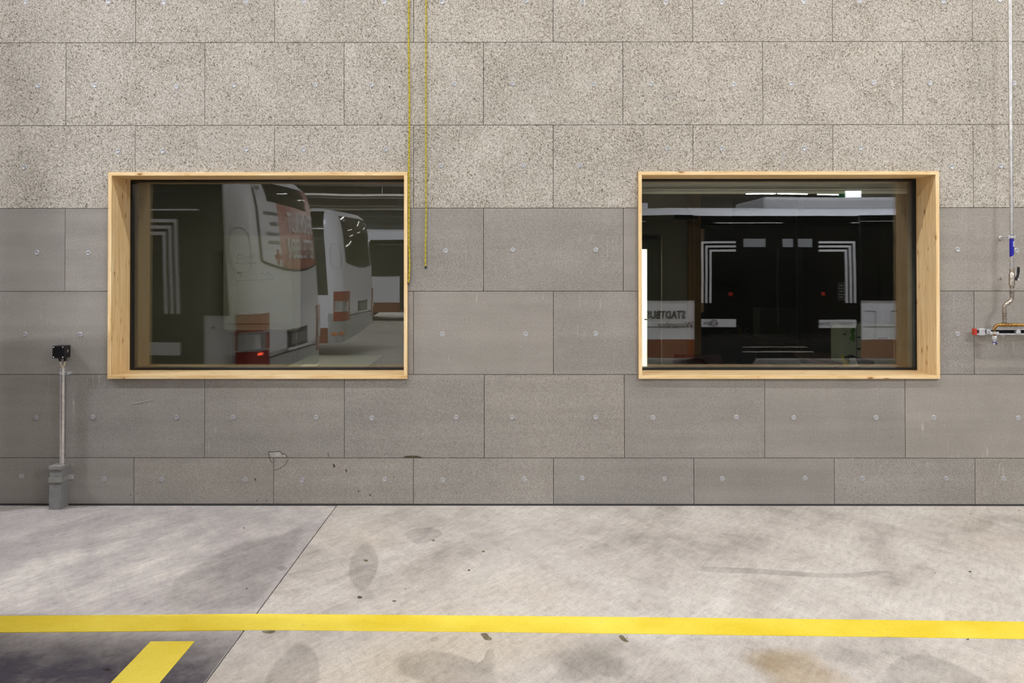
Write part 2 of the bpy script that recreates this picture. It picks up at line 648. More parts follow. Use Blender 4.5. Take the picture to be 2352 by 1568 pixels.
def slab_with_holes(name, parent, x0, x1, z0, z1, y0, y1, holes, m):
    """upright board from y0 (front) to y1 (back) with rectangular cut-outs"""
    xs, zs, cells = grid_minus_holes(x0, x1, z0, z1, holes)
    keep = {(i, j) for i, j, k in cells if k}
    if not keep:
        return None
    mb = MB()
    idx = {}
    vs, fs = [], []

    def v(i, j, k):
        if (i, j, k) not in idx:
            idx[(i, j, k)] = len(vs)
            vs.append((xs[i], (y0, y1)[k], zs[j]))
        return idx[(i, j, k)]
    for (i, j) in keep:
        fs.append([v(i, j, 0), v(i + 1, j, 0), v(i + 1, j + 1, 0), v(i, j + 1, 0)])
        fs.append([v(i, j, 1), v(i, j + 1, 1), v(i + 1, j + 1, 1), v(i + 1, j, 1)])
        for (di, dj, e) in ((-1, 0, ((0, 0), (0, 1))), (1, 0, ((1, 1), (1, 0))), (0, -1, ((1, 0), (0, 0))), (0, 1, ((0, 1), (1, 1)))):
            if (i + di, j + dj) not in keep:
                (a, b), (c, d) = e
                fs.append([v(i + a, j + b, 0), v(i + c, j + d, 0), v(i + c, j + d, 1), v(i + a, j + b, 1)])
    mb.add(vs, fs, m)
    return mb.build(name, parent)


slab_with_holes('wall_backing', wall, HALL_X0, HALL_X1, 0.0, ROWS[-1], 0.05, 0.20, wins, 'backing')
MB().box(HALL_X0, HALL_X1, 0.0, 0.20, ROWS[-1], HALL_Z, 'upper_render').build('wall_upper', wall)
MB().box(HALL_X0, -6.75, 0.0, 0.05, 0.0, ROWS[-1], 'upper_render').build('wall_side_field', wall)
MB().box(6.78, HALL_X1, 0.0, 0.05, 0.0, ROWS[-1], 'upper_render').build('wall_side_field', wall)
GAP = 0.0018
holes = [(w[0] - 0.002, w[1] + 0.002, w[2] - 0.002, w[3] + 0.002) for w in wins]
for k in range(7):
    z0, z1 = ROWS[k], ROWS[k + 1]
    even = (k % 2 == 0)
    shift = 0.006 if k == 1 else 0.0
    m = 'greypanel' if k < 4 else 'woodwool'
    for c in range(-4, 10):
        xa = X0 + c + (0 if even else 0.5) + shift
        xb = xa + 1.0
        if xb < -6.6 or xa > 6.6:
            continue
        if k == 2 and -2 <= c < 0:                       # the row beside the left window has no joint in view there
            pass
        jit = random.uniform(-0.0016, 0.0012)
        slab_with_holes('wall_board', wall, xa + GAP, xb - GAP, z0 + GAP, z1 - GAP, jit, 0.05, holes, m)
# rubber strip along the foot of the wall
MB().box(-6.7, 6.7, -0.006, 0.03, 0.0, 0.013, 'seal_strip').build('seal_strip', wall)


# perforated washers with screws
def washer_mesh():
    mb = MB()
    n = 18
    R = 0.0172
    rings = [(R, 0.0), (R, -0.0022), (R * 0.86, -0.0030), (R * 0.34, -0.0014)]
    vs, fs = [], []
    for (r, y) in rings:
        for i in range(n):
            a = 2 * math.pi * i / n
            vs.append((r * math.cos(a), y, r * math.sin(a)))
    for j in range(len(rings) - 1):
        for i in range(n):
            i2 = (i + 1) % n
            fs.append((j * n + i, j * n + i2, (j + 1) * n + i2, (j + 1) * n + i))
    fs.append([3 * n + i for i in range(n)])
    mb.add(vs, fs, 'zinc')
    for h in range(6):
        a = math.radians(30 + 60 * h)
        cx, cz = 0.0112 * math.cos(a), 0.0112 * math.sin(a)
        mb.add([(cx + 0.0030 * math.cos(b * math.pi / 3), -0.00285, cz + 0.0030 * math.sin(b * math.pi / 3)) for b in range(6)], [list(range(6))], 'dark_hole')
    mb.add([(0.0030 * math.cos(b * math.pi / 3), -0.0020, 0.0030 * math.sin(b * math.pi / 3)) for b in range(6)], [list(range(6))], 'dark_hole')
    return mb


WASH = [(60, 5), (249, 4), (376, 6), (564, 4), (697, 4), (883, 4), (1016, 4), (1207, 3), (1338, 6), (1529, 6), (1658, 6), (1846, 4), (1974, 3), (2167, 4), (2297, 0),
        (88, 197), (218, 196), (405, 200), (537, 196), (724, 195), (853, 195), (1044, 193), (1177, 192), (1364, 194), (1496, 193), (1686, 194), (1818, 192), (2007, 190), (2136, 191), (2329, 191),
        (56, 384), (271, 347), (374, 347), (565, 343), (697, 343), (886, 343), (1013, 380), (1202, 380), (1333, 380), (1533, 341), (1658, 341), (1848, 341), (1977, 340), (2186, 383), (2299, 381),
        (85, 580), (203, 581), (1023.5, 576), (1178, 574), (1368, 574), (2199.5, 573), (2335, 575),
        (57, 768), (184.5, 768.5), (1016, 767), (1207, 767), (1368, 766), (2199.5, 767), (2303, 768),
        (83.5, 959), (213.5, 957.5), (405, 958), (535.5, 958), (726, 958), (854, 960), (1048, 958), (1176, 958), (1368, 958), (1500, 959), (1691, 958), (1823, 959), (2012, 959), (2144.5, 959), (2339, 960),
        (49.5, 1094), (239.5, 1100), (371, 1101), (563, 1100), (694, 1102.5), (883.5, 1100.5), (1017, 1102), (1205, 1100), (1337, 1098), (1526, 1100), (1659, 1099), (1849, 1098), (1980.5, 1099), (2173.5, 1099), (2305.5, 1099)]
wm = None
for (px, py) in WASH:
    p = at(px, py, -0.001)
    if wm is None:
        o = washer_mesh().build('washer', wall, smooth=False)
        wm = o.data
    else:
        o = bpy.data.objects.new('washer', wm)
        COL.objects.link(o)
        o.parent = wall
    o.location = (p.x, -0.0013, p.z)
    o.rotation_euler = (0, random.uniform(0, 1), 0)


def full_fade(o):
    at_ = o.data.attributes.new('fade', 'FLOAT', 'POINT')
    for q in at_.data:
        q.value = 1.0
    return o


def wall_poly(name, pix, m, y=-0.0032, th=0.0006, parent=wall):
    pts = [at(px, py, y) for px, py in pix]
    mb = MB()
    mb.prism([(p.x, y, p.z) for p in pts], (0, th, 0), m)
    return full_fade(mb.build(name, parent))


def wall_line(name, pix, wpx, m, y=-0.0032):
    pts = [at(px, py, y) for px, py in pix]
    mb = MB()
    w = wpx / 321.0 / 2
    for a, b in zip(pts[:-1], pts[1:]):
        d = Vector((b.x - a.x, 0, b.z - a.z)).normalized()
        nrm = Vector((-d.z, 0, d.x)) * w
        mb.prism([a + nrm, b + nrm, b - nrm, a - nrm], (0, 0.0005, 0), m)
    return full_fade(mb.build(name, wall))


# marks on the boards: broken edge, cracks, damp edge, scratches, pencil cross
wall_poly('broken_edge', [(617, 1037), (645, 1038), (647, 1043), (655, 1043), (659, 1049), (620, 1049)], 'chalk', -0.0026)
wall_line('crack', [(617, 1037), (622, 1038), (644, 1036), (648, 1042), (655, 1043), (659, 1050)], 1.6, 'crack')
wall_line('crack', [(617, 1037), (619, 1049), (622, 1060), (628, 1062)], 1.4, 'crack')
wall_line('crack', [(663, 1054), (656, 1066), (642, 1076), (631, 1080)], 1.1, 'crack')
wall_line('crack', [(753, 1038), (755, 1049)], 1.1, 'crack')
wall_poly('damp_edge', [(925, 1050), (932, 1046.5), (945, 1046), (958, 1046.5), (972, 1050.5)], 'damp_mark')
wall_line('scratch', [(301, 927), (325, 922), (350, 917)], 1.5, 'chalk')
wall_line('scratch', [(720, 992), (733, 1008), (742, 1022), (753, 1029), (768, 1024), (781, 1012), (789, 995)], 1.4, 'chalk')
wall_line('scratch', [(803, 1012), (810, 1006), (815, 1004)], 1.4, 'chalk')
wall_line('scratch', [(943, 660), (943, 640)], 0.8, 'chalk')
wall_line('scratch', [(975, 680), (981, 684)], 3.0, 'chalk')
for (a, b, c) in ((1014, 676, 690), (1070, 570, 606), (1079, 682, 690), (1005, 674, 679), (1240, 678, 686), (1248, 676, 692), (1230, 677, 683), (950, 868, 873),
                  (985, 872, 884), (1003, 874, 880), (1030, 873, 886), (1040, 872, 882), (1075, 878, 884), (874, 880, 886), (882, 879, 885), (1320, 590, 620), (1362, 595, 640), (1395, 560, 590), (1142, 596, 612)):
    wall_line('chalk_run', [(a, b), (a + random.uniform(-0.5, 0.5), c)], random.uniform(0.9, 1.8), 'chalk')
for (x0_, x1_, y0_, y1_, n_) in ((960, 1260, 672, 690, 34), (1225, 1260, 672, 688, 14), (1300, 1420, 540, 640, 26), (1090, 1400, 500, 560, 18), (960, 1110, 868, 884, 16), (1000, 1400, 1000, 1046, 20), (1130, 1260, 860, 900, 8), (1480, 1740, 880, 1040, 26), (1780, 2060, 890, 1044, 26), (960, 1260, 720, 850, 30), (2170, 2230, 560, 680, 6)):
    for k in range(n_):
        a_, b_ = random.uniform(x0_, x1_), random.uniform(y0_, y1_)
        wall_line('chalk_run', [(a_, b_), (a_ + random.uniform(-0.4, 0.4), b_ + random.choice((2, 3, 4, 6, 9, 14)))], random.uniform(0.7, 2.0), 'chalk')
for (x, y, s) in ((767, 1070, 4), (795, 1081, 3), (586, 1101, 2.5), (823, 1128, 2), (850, 1137, 2.5), (905, 1095, 1.5), (612, 1149, 2), (590, 1150, 1.6), (300, 1136, 1.6)):
    wall_poly('scuff', [(x - s * 0.6, y - s), (x + s * 0.3, y - s * 1.1), (x + s * 0.7, y), (x + s * 0.5, y + s), (x - s * 0.4, y + s * 0.7)], 'crack')
wall_line('pencil_mark', [(2291, 640.5), (2302, 640.5)], 0.9, 'crack')
wall_line('pencil_mark', [(2298.5, 636), (2298.5, 644)], 0.9, 'crack')
wall_poly('plaster_dab', [(1532, 218), (1540, 217), (1550, 220), (1551, 227), (1545, 226), (1534, 225)], 'chalk', -0.0026)
wall_poly('plaster_dab', [(1797, 348), (1803, 352), (1801, 372), (1798, 390), (1795, 372)], 'chalk', -0.0026)

# ------------------------------------------------------------------ windows: wooden box, black sash, panes
BT = 0.0245


def window(name, w, label):
    x0, x1, z0, z1 = w
    root = empty(name, (x0, FP, z0))
    struct(root, label)
    yb = 0.335

    def board(xa, xb, za, zb, m, nm):
        mb = MB().bbox(xa, xb, FP, yb, za, zb, m, 0.0012)
        return mb.build(nm, root)
    board(x0, x1, z1 - BT, z1, 'wood_x', 'frame_board')
    board(x0, x1, z0, z0 + BT, 'wood_x', 'frame_board')
    board(x0, x0 + BT, z0 + BT, z1 - BT, 'wood_z', 'frame_board')
    board(x1 - BT, x1, z0 + BT, z1 - BT, 'wood_z', 'frame_board')
    ix0, ix1, iz0, iz1 = x0 + BT, x1 - BT, z0 + BT, z1 - BT
    fw = 0.0145
    for (xa, xb, za, zb) in ((ix0, ix1, iz1 - fw, iz1), (ix0, ix1, iz0, iz0 + fw), (ix0, ix0 + fw, iz0 + fw, iz1 - fw), (ix1 - fw, ix1, iz0 + fw, iz1 - fw)):
        MB().box(xa, xb, 0.298, 0.42, za, zb, 'black_frame').build('sash_bar', root)
    for (ya, yb2) in ((GLASS_Y, GLASS_Y + 0.006), (GLASS_Y + 0.026, GLASS_Y + 0.032)):
        MB().box(ix0 + fw - 0.004, ix1 - fw + 0.004, ya, yb2, iz0 + fw - 0.004, iz1 - fw + 0.004, 'pane').build('pane', root)
    return root


window('window_1', wins[0], 'left window in a deep pale wooden box frame')
window('window_2', wins[1], 'right window in a deep pale wooden box frame')

# ------------------------------------------------------------------ floor
floor = empty('floor')
struct(floor, 'concrete hall floor of two slabs with a joint')
JX = -1.285
MB().box(HALL_X0, JX - 0.004, -5.2, 0.05, -0.2, 0.0, 'floor_grey').build('concrete_slab', floor)
MB().box(JX + 0.004, HALL_X1, -5.2, 0.05, -0.2, 0.0015, 'floor_light').build('concrete_slab', floor)
MB().box(HALL_X0, JX - 0.004, HALL_Y1, -5.205, -0.2, 0.0, 'floor_far').build('concrete_slab', floor)
MB().box(JX + 0.004, HALL_X1, HALL_Y1, -5.205, -0.2, 0.0015, 'floor_far').build('concrete_slab', floor)
MB().box(JX - 0.004, JX + 0.004, HALL_Y1, 0.0, -0.2, -0.006, 'seal_strip').build('joint_filler', floor)


def floor_poly(name, pix, m, z=0.0022, th=0.0008, parent=floor, smoothn=0, soft=0.14):
    pts = [ground(px, py, z) for px, py in pix]
    if smoothn:
        out = []
        n = len(pts)
        for i in range(n):
            p0, p1, p2, p3 = pts[i - 1], pts[i], pts[(i + 1) % n], pts[(i + 2) % n]
            for k in range(smoothn):
                t = k / smoothn
                out.append(0.5 * ((2 * p1) + (p2 - p0) * t + (2 * p0 - 5 * p1 + 4 * p2 - p3) * t * t + (3 * p1 - p0 - 3 * p2 + p3) * t ** 3))
        pts = out
    mb = MB()
    n = len(pts)
    if smoothn and soft > 0:
        c = sum(pts, Vector()) / n
        rings = [(1.0, 0.0), (1 - soft * 0.5, 0.55), (1 - soft, 1.0)]
        vs = [(c.x + (p.x - c.x) * r, c.y + (p.y - c.y) * r, z) for r, _ in rings for p in pts]
        fs = [(k * n + i, k * n + (i + 1) % n, (k + 1) * n + (i + 1) % n, (k + 1) * n + i) for k in range(2) for i in range(n)] + [[2 * n + i for i in range(n)]]
        mb.add(vs, fs, m)
        o = mb.build(name, parent)
        at_ = o.data.attributes.new('fade', 'FLOAT', 'POINT')
        for k, q in enumerate(at_.data):
            q.value = rings[k // n][1]
        return o
    mb.prism([(p.x, p.y, z) for p in pts], (0, 0, -th), m)
    return full_fade(mb.build(name, parent))


# tyre and water marks, spills, chipped joint
floor_poly('water_mark', [(845, 1243), (864, 1262), (871, 1290), (862, 1325), (842, 1357), (812, 1350), (800, 1322), (805, 1280), (822, 1256)], 'stain_grey', 0.0022, smoothn=4)
floor_poly('water_mark', [(925, 1224), (965, 1211), (1005, 1214), (1018, 1228), (990, 1243), (960, 1252)], 'stain_grey', 0.0022, smoothn=4)
floor_poly('water_mark', [(640, 1225), (700, 1205), (690, 1250), (640, 1330), (585, 1390), (500, 1402), (430, 1404), (376, 1390), (380, 1352), (440, 1300), (540, 1250)], 'stain_grey', 0.0012, smoothn=3)
floor_poly('water_mark', [(912, 1500), (960, 1492), (1040, 1498), (1112, 1520), (1133, 1486), (1143, 1530), (1140, 1600), (1040, 1612), (960, 1565), (905, 1545)], 'stain_grey', 0.0022, smoothn=3)
floor_poly('water_mark', [(650, 1500), (690, 1474), (722, 1490), (736, 1530), (734, 1568), (722, 1620), (600, 1620), (612, 1545)], 'stain_grey', 0.0022, smoothn=3)
floor_poly('water_mark', [(1262, 1496), (1330, 1486), (1420, 1500), (1455, 1528), (1425, 1560), (1372, 1552), (1330, 1575), (1262, 1560), (1285, 1530)], 'stain_grey', 0.0022, smoothn=3, soft=0.4)
floor_poly('ochre_wash', [(1690, 1500), (1780, 1478), (1870, 1492), (1920, 1530), (1980, 1568), (1900, 1600), (1790, 1590), (1730, 1545)], 'stain_ochre', 0.0024, smoothn=3, soft=0.5)
floor_poly('water_mark', [(2060, 1510), (2130, 1500), (2240, 1545), (2280, 1590), (2100, 1590), (2030, 1550)], 'stain_grey', 0.0022, smoothn=4)
floor_poly('water_mark', [(1600, 1300), (1750, 1306), (1930, 1318), (2050, 1310), (2045, 1318), (1930, 1328), (1740, 1318), (1600, 1312)], 'stain_grey', 0.0022, smoothn=3)
floor_poly('pale_wipe', [(1190, 1230), (1260, 1215), (1300, 1232), (1240, 1262), (1185, 1290), (1165, 1262)], 'stain_pale', 0.0022, smoothn=4)
floor_poly('pale_wipe', [(1060, 1240), (1120, 1240), (1152, 1268), (1140, 1310), (1100, 1350), (1085, 1320), (1110, 1280)], 'stain_pale', 0.0022, smoothn=4)
floor_poly('pale_wipe', [(1460, 1330), (1510, 1350), (1540, 1390), (1545, 1412), (1520, 1412), (1500, 1370), (1450, 1345)], 'stain_pale', 0.0022, smoothn=4)
floor_poly('oil_spot', [(820, 1370), (826, 1367.5), (832, 1370), (831, 1373.5), (823, 1374.5)], 'stain_oil', 0.0024, smoothn=3)
floor_poly('oil_spot', [(565, 1349.5), (569, 1350.5), (566, 1352.5)], 'stain_oil', 0.0014)
floor_poly('oil_spot', [(2224, 1311), (2230, 1311), (2232, 1314), (2226, 1313)], 'stain_oil', 0.0024)
floor_poly('oil_spot', [(2146, 1314), (2149, 1314), (2148, 1316)], 'stain_oil', 0.0024)
floor_poly('oil_spot', [(2219, 1467), (2226, 1466), (2224, 1469)], 'stain_oil', 0.0024)
floor_poly('oil_spot', [(1074, 1308), (1080, 1307.5), (1079, 1310.5), (1075, 1310)], 'stain_oil', 0.0024)
floor_poly('brown_spill', [(1103, 1454), (1117, 1453), (1124, 1461), (1131, 1466), (1127, 1471), (1114, 1469), (1108, 1462)], 'stain_brown', 0.0024, smoothn=3)
floor_poly('brown_spill', [(1421, 1459), (1430, 1457.5), (1437, 1466), (1445, 1473), (1436, 1474), (1425, 1467)], 'stain_brown', 0.0024, smoothn=3)
floor_poly('brown_spill', [(600, 1449), (616, 1447), (634, 1447.5), (628, 1453), (612, 1454.5)], 'stain_brown', 0.0024, smoothn=3)
floor_poly('brown_spill', [(988, 1466), (1000, 1461), (1010, 1466), (1001, 1473), (990, 1474)], 'stain_grey', 0.0024, smoothn=3)
floor_poly('brown_spill', [(234, 1537), (246, 1534), (256, 1537), (246, 1541)], 'stain_oil', 0.0014, smoothn=3)
floor_poly('joint_chip', [(632, 1302), (650, 1299), (662, 1306), (655, 1312), (640, 1308)], 'stain_grey', 0.0012, smoothn=3)
for (x, y, s) in ((840, 1287, 5), (995, 1241, 4), (1110, 1266, 4), (1000, 1311, 1.5), (1343, 1263, 1.5), (1440, 1465, 2), (560, 1212, 3), (2340, 1172, 2), (2229, 1180, 2), (905, 1380, 5)):
    floor_poly('grit_spot', [(x - s, y), (x - s * .3, y - s * .5), (x + s, y - s * .3), (x + s * .6, y + s * .5)], 'stain_brown', 0.0024, smoothn=3)

# blackened bay surface where the buses stand, left of the joint
mb = MB()
nx_, ny_ = 16, 14
vs, fs, fv = [], [], []
for i in range(nx_ + 1):
    for j in range(ny_ + 1):
        x_ = -5.2 + (JX - 0.006 + 5.2) * i / nx_
        y_ = -2.22 - 0.09 * j if j < 8 else -2.94 - 0.5 * (j - 8)
        vs.append((x_, y_, 0.0011))
        d_ = -2.22 - 0.05 * math.sin(x_ * 2.3) - y_ - 0.10 * max(0.0, x_ + 2.2)
        fv.append(max(0.0, min(1.0, d_ / 0.42)) * (1.0 - 0.30 * max(0.0, min(1.0, (x_ + 1.75) / 0.45))))
for i in range(nx_):
    for j in range(ny_):
        a_ = i * (ny_ + 1) + j
        fs.append((a_, a_ + ny_ + 1, a_ + ny_ + 2, a_ + 1))
mb.add(vs, fs, 'stain_bay')
o = mb.build('tyre_blackening', floor)
at_ = o.data.attributes.new('fade', 'FLOAT', 'POINT')
for q, v_ in zip(at_.data, fv):
    q.value = v_
# painted lines
line_pix_t = [(-1400, 1429), (-120, 1416), (0, 1413.8), (340, 1411.4), (582, 1409), (800, 1410.7), (1200, 1414.2), (1600, 1418.2), (2000, 1422.8), (2352, 1427.3), (2500, 1429.5), (4200, 1452)]
line_pix_b = [(-1400, 1468), (-120, 1454), (0, 1451.4), (340, 1448.4), (582, 1446), (800, 1447.8), (1200, 1451.6), (1600, 1456.6), (2000, 1461.6), (2352, 1466.8), (2500, 1469), (4200, 1494)]


def floor_strip(name, a, b, label):
    mb = MB()
    top = [ground(*q, 0.003) for q in a]
    bot = [ground(*q, 0.003) for q in b]
    n = len(a)
    vs = [(p.x, p.y, 0.0032) for p in top] + [(p.x, p.y, 0.0032) for p in bot] + [(p.x, p.y, 0.0) for p in top] + [(p.x, p.y, 0.0) for p in bot]
    fs = []
    for i in range(n - 1):
        fs += [(i, i + 1, n + i + 1, n + i), (2 * n + i, 2 * n + i + 1, i + 1, i), (n + i, n + i + 1, 3 * n + i + 1, 3 * n + i)]
    fs += [(0, n, 3 * n, 2 * n), (n - 1, 3 * n - 1, 4 * n - 1, 2 * n - 1)]
    mb.add(vs, fs, 'yellow_paint')
    o = mb.build(name)
    return tag(o, label, 'floor marking')


floor_strip('floor_line', line_pix_t, line_pix_b, 'long yellow painted line running across the concrete floor')
pa, pb = ground(346, 1474), ground(447, 1473.5)
mb = MB()
x_l, x_r = pa.x, pb.x
mb.prism([(x_l, pa.y, 0.0032), (x_r, pb.y, 0.0032), (x_r + 0.004, -5.3, 0.0032), (x_l + 0.004, -5.3, 0.0032)], (0, 0, -0.003), 'yellow_paint')
tag(mb.build('floor_line'), 'short yellow stripe pointing away from the wall at lower left', 'floor marking')

# ------------------------------------------------------------------ junction box and conduit, left
jb_root = empty('junction_box', (0, 0, 0))
yb_f = -0.098
p0, p1 = at(120.5, 794.5, yb_f), at(146.8, 822.5, yb_f)
bx0, bx1, bz0, bz1 = p0.x, p1.x, p1.z, p0.z
MB().bbox(bx0, bx1, yb_f + 0.022, 0.0, bz0, bz1, 'black_plastic', 0.003).build('box_body', jb_root)
jb_lid = MB().bbox(bx0 - 0.001, bx1 + 0.001, yb_f, yb_f + 0.0215, bz0 - 0.001, bz1 + 0.001, 'black_plastic', 0.003).build('lid', jb_root)
for sx in (bx0 + 0.008, bx1 - 0.008):
    for sz in (bz0 + 0.008, bz1 - 0.008):
        MB().tube([(sx, yb_f - 0.0015, sz), (sx, yb_f + 0.004, sz)], 0.0042, 'white_print', 10).build('lid_screw', jb_lid, True)
MB().bbox(bx1 + 0.0005, bx1 + 0.0015, -0.052, -0.034, (bz0 + bz1) / 2 - 0.006, (bz0 + bz1) / 2 + 0.014, 'grey_sheet', 0.0002).build('rating_label', jb_root)
g1 = at(138.5, 826, -0.055); g2 = at(149.0, 826, -0.045)
for g, yy in ((g1, -0.06), (g2, -0.04)):
    MB().tube([(g.x, yy, bz0 + 0.002), (g.x, yy, bz0 - 0.012), (g.x, yy, bz0 - 0.013), (g.x, yy, bz0 - 0.026)], [0.011, 0.011, 0.0085, 0.0075], 'black_plastic', 12).build('cable_gland', jb_root)
tag(jb_root, 'small black junction box with four lid screws on the grey wall', 'junction box')

cd = empty('conduit', (0, 0, 0))
CY = -0.055
pt, pb = at(143.8, 843, CY), at(143.8, 1064, CY)
cx = pt.x
ptop, pbot = pt.z, pb.z - 0.01
mb = MB()
seg = 20
vs, fs = [], []
for z in (pbot, ptop):
    for rr in (0.0185, 0.0165):
        for i in range(seg):
            a = 2 * math.pi * i / seg
            vs.append((cx + rr * math.cos(a), CY + rr * math.sin(a), z))
for i in range(seg):
    i2 = (i + 1) % seg
    fs += [(i, i2, 2 * seg + i2, 2 * seg + i), (seg + i, 3 * seg + i, 3 * seg + i2, seg + i2), (2 * seg + i, 2 * seg + i2, 3 * seg + i2, 3 * seg + i)]
mb.add(vs, fs, 'steel')
mb.build('conduit_pipe', cd, True)
pc = at(149, 857, CY)
cl = MB()
cl.tube([(cx, CY, pc.z - 0.010), (cx, CY, pc.z + 0.010)], 0.0205, 'zinc', 20, caps=True)
cl.build('clamp_band', cd, True)
cl_tab = MB().box(cx + 0.014, cx + 0.045, CY - 0.012, CY - 0.009, pc.z - 0.009, pc.z + 0.011, 'zinc').build('clamp_tab', cd)
MB().box(cx + 0.040, cx + 0.045, CY - 0.010, 0.0, pc.z - 0.009, pc.z + 0.011, 'zinc').build('clamp_foot', cd)
MB().tube([(cx + 0.032, CY - 0.0125, pc.z + 0.001), (cx + 0.032, CY - 0.016, pc.z + 0.001)], 0.004, 'dark_hole', 8).build('clamp_screw', cl_tab)
for g, yy, dx in ((g1, -0.06, -0.005), (g2, -0.04, 0.004)):
    MB().tube([(g.x, yy, bz0 - 0.02), (g.x + (cx + dx - g.x) * 0.3, yy, bz0 - 0.04), (cx + dx, CY, ptop), (cx + dx, CY, ptop - 0.1)], 0.0052, 'cable_beige', 8).build('cable', cd, True)
tag(cd, 'vertical steel conduit pipe with two beige cables below the black box', 'conduit')

bs = empty('cable_riser_box', (0, 0, 0))
YF = -0.118
a, b = at(112.0, 1169, YF), at(139.5, 1169, YF)
a2, b2 = at(114.5, 1071, YF), at(141.0, 1071, YF)
ztop = a2.z
mb = MB()
mb.prism([(a.x, YF, 0.0), (b.x, YF, 0.0), (b2.x, YF + 0.004, ztop), (a2.x, YF + 0.004, ztop)], (0, 0.118, 0), 'grey_sheet')
mb.build('cover_body', bs)
zb0, zb1 = at(120, 1108, YF).z, at(120, 1097.5, YF).z
MB().bbox(a.x - 0.002, b2.x + 0.004, YF - 0.004, 0.0, zb0, zb1, 'cap_sheet', 0.001).build('strap_band', bs)
MB().bbox(a.x - 0.001, b2.x + 0.004, YF - 0.005, 0.0, ztop - 0.022, ztop + 0.002, 'cap_sheet', 0.001).build('lid', bs)
bs_lid = bs.children[-1]
q0, q1 = at(158, 1100, -0.004), at(169, 1090, -0.004)
MB().bbox(q0.x, q1.x, -0.006, 0.0, q0.z, q1.z, 'zinc', 0.0008).build('bracket_tab', bs)
MB().tube([((q0.x + q1.x) / 2, -0.010, (q0.z + q1.z) / 2), ((q0.x + q1.x) / 2, -0.004, (q0.z + q1.z) / 2)], 0.006, 'steel', 10).build('bracket_screw', bs, True)
MB().tube([(b2.x + 0.0035, YF + 0.06, ztop - 0.010), (b2.x + 0.006, YF + 0.06, ztop - 0.010)], 0.004, 'steel', 8).build('lid_screw', bpy.data.objects[bs_lid.name])
tag(bs, 'grey sheet-metal cover box standing on the floor under the steel conduit', 'conduit cover')

# ------------------------------------------------------------------ ropes
def rope(name, pix, y, r, label, extra=None):
    pts = [at(px, py, yy) for (px, py), yy in zip(pix, y)]
    dense = []
    for a_, b_ in zip(pts[:-1], pts[1:]):
        n = max(2, int((b_ - a_).length / 0.02))
        for i in range(n):
            dense.append(a_.lerp(b_, i / n) + Vector((0.0006 * math.sin(i * 0.9), 0, 0)))
    dense.append(pts[-1])
    top = Vector((pts[0].x, pts[0].y, HALL_Z))
    root = empty(name, top)
    MB().tube([top] + dense, r, 'rope', 8).build('strand', root, True)
    if extra:
        MB().tube([Vector((extra[0], y[0], HALL_Z))] + [at(px, py, extra[1]) for px, py in extra[2]], r * 0.8, 'rope', 8).build('strand', root, True)
    e = dense[-1]
    MB().tube([e + Vector((0, 0, 0.016)), e - Vector((0, 0, 0.004))], r * 1.1, 'black_rubber', 8).build('end_whipping', root, True)
    return tag(root, label, 'rope')


rope('hanging_rope', [(939.5, -60), (938.5, 100), (940.5, 250), (939.0, 400), (939.3, 480), (939.0, 560), (941, 600), (939.5, 640), (936.8, 652)],
     [-0.022] * 9, 0.0068, 'yellow rope hanging down along the right edge of the left window frame')
rope('hanging_rope', [(979.0, -60), (978.2, 200), (978.5, 400), (978.0, 420), (978.9, 480), (977.5, 560), (977.0, 600), (977.6, 616)],
     [-0.02] * 8, 0.0058, 'loose yellow rope ending free on the wall between the windows')

# ------------------------------------------------------------------ water pipe, right
wp = empty('water_pipe', (0, 0, 0))
PYD = -0.15
ptop = at(2323, -40, PYD)
px_ = at(2323.5, 544, PYD)
PX = px_.x
zj = at(2323.5, 571, PYD).z
MB().tube([(PX - 0.004, PYD, HALL_Z), (PX, PYD, zj)], 0.0138, 'steel', 18).build('riser', wp, True)
# blue film with print
zt, zbm = at(2323, 548.5, PYD).z, at(2323, 588, PYD).z
mb = MB()
vs, fs = [], []
ns = 18
for i in range(ns + 1):
    a = 2 * math.pi * i / ns
    zl = zbm + 0.030 * (0.5 - 0.5 * math.cos(a + 2.6)) - 0.004
    vs += [(PX + 0.0145 * math.cos(a), PYD + 0.0145 * math.sin(a), zt), (PX + 0.0145 * math.cos(a), PYD + 0.0145 * math.sin(a), zl)]
for i in range(ns):
    fs.append((2 * i, 2 * i + 2, 2 * i + 3, 2 * i + 1))
mb.add(vs, fs, 'blue_film')
film = mb.build('film_sleeve', wp, True)
for i, zz in enumerate((0.018, 0.027, 0.037, 0.047)):
    for aa in (-1.25, -0.85):
        cx_, cy_ = PX + 0.0149 * math.cos(aa), PYD + 0.0149 * math.sin(aa)
        MB().box(cx_ - 0.0022, cx_ + 0.0022, cy_ - 0.0003, cy_ + 0.001, zt - zz - 0.005, zt - zz, 'white_print').build('film_print', film)
# clamp, arm and rosette
zc = px_.z
cb = MB()
cb.tube([(PX, PYD, zc - 0.012), (PX, PYD, zc - 0.008), (PX, PYD, zc + 0.008), (PX, PYD, zc + 0.012)], [0.016, 0.019, 0.019, 0.016], 'black_rubber', 18)
cb.build('clamp_lining', wp, True)
MB().tube([(PX, PYD, zc - 0.009), (PX, PYD, zc + 0.009)], 0.0195, 'zinc', 18).build('clamp_ring', wp, True)
for sx in (-1, 1):
    MB().bbox(PX + sx * 0.018 - 0.006, PX + sx * 0.018 + 0.006, PYD - 0.006, PYD + 0.006, zc - 0.012, zc + 0.012, 'zinc', 0.002).build('clamp_lug', wp)
MB().tube([(PX, PYD + 0.015, zc), (PX, 0.0, zc)], 0.0055, 'zinc', 10).build('clamp_rod', wp, True)
MB().tube([(PX, -0.012, zc), (PX, -0.008, zc), (PX, 0.0, zc)], [0.009, 0.016, 0.019], 'steel', 20).build('wall_rosette', wp, True)
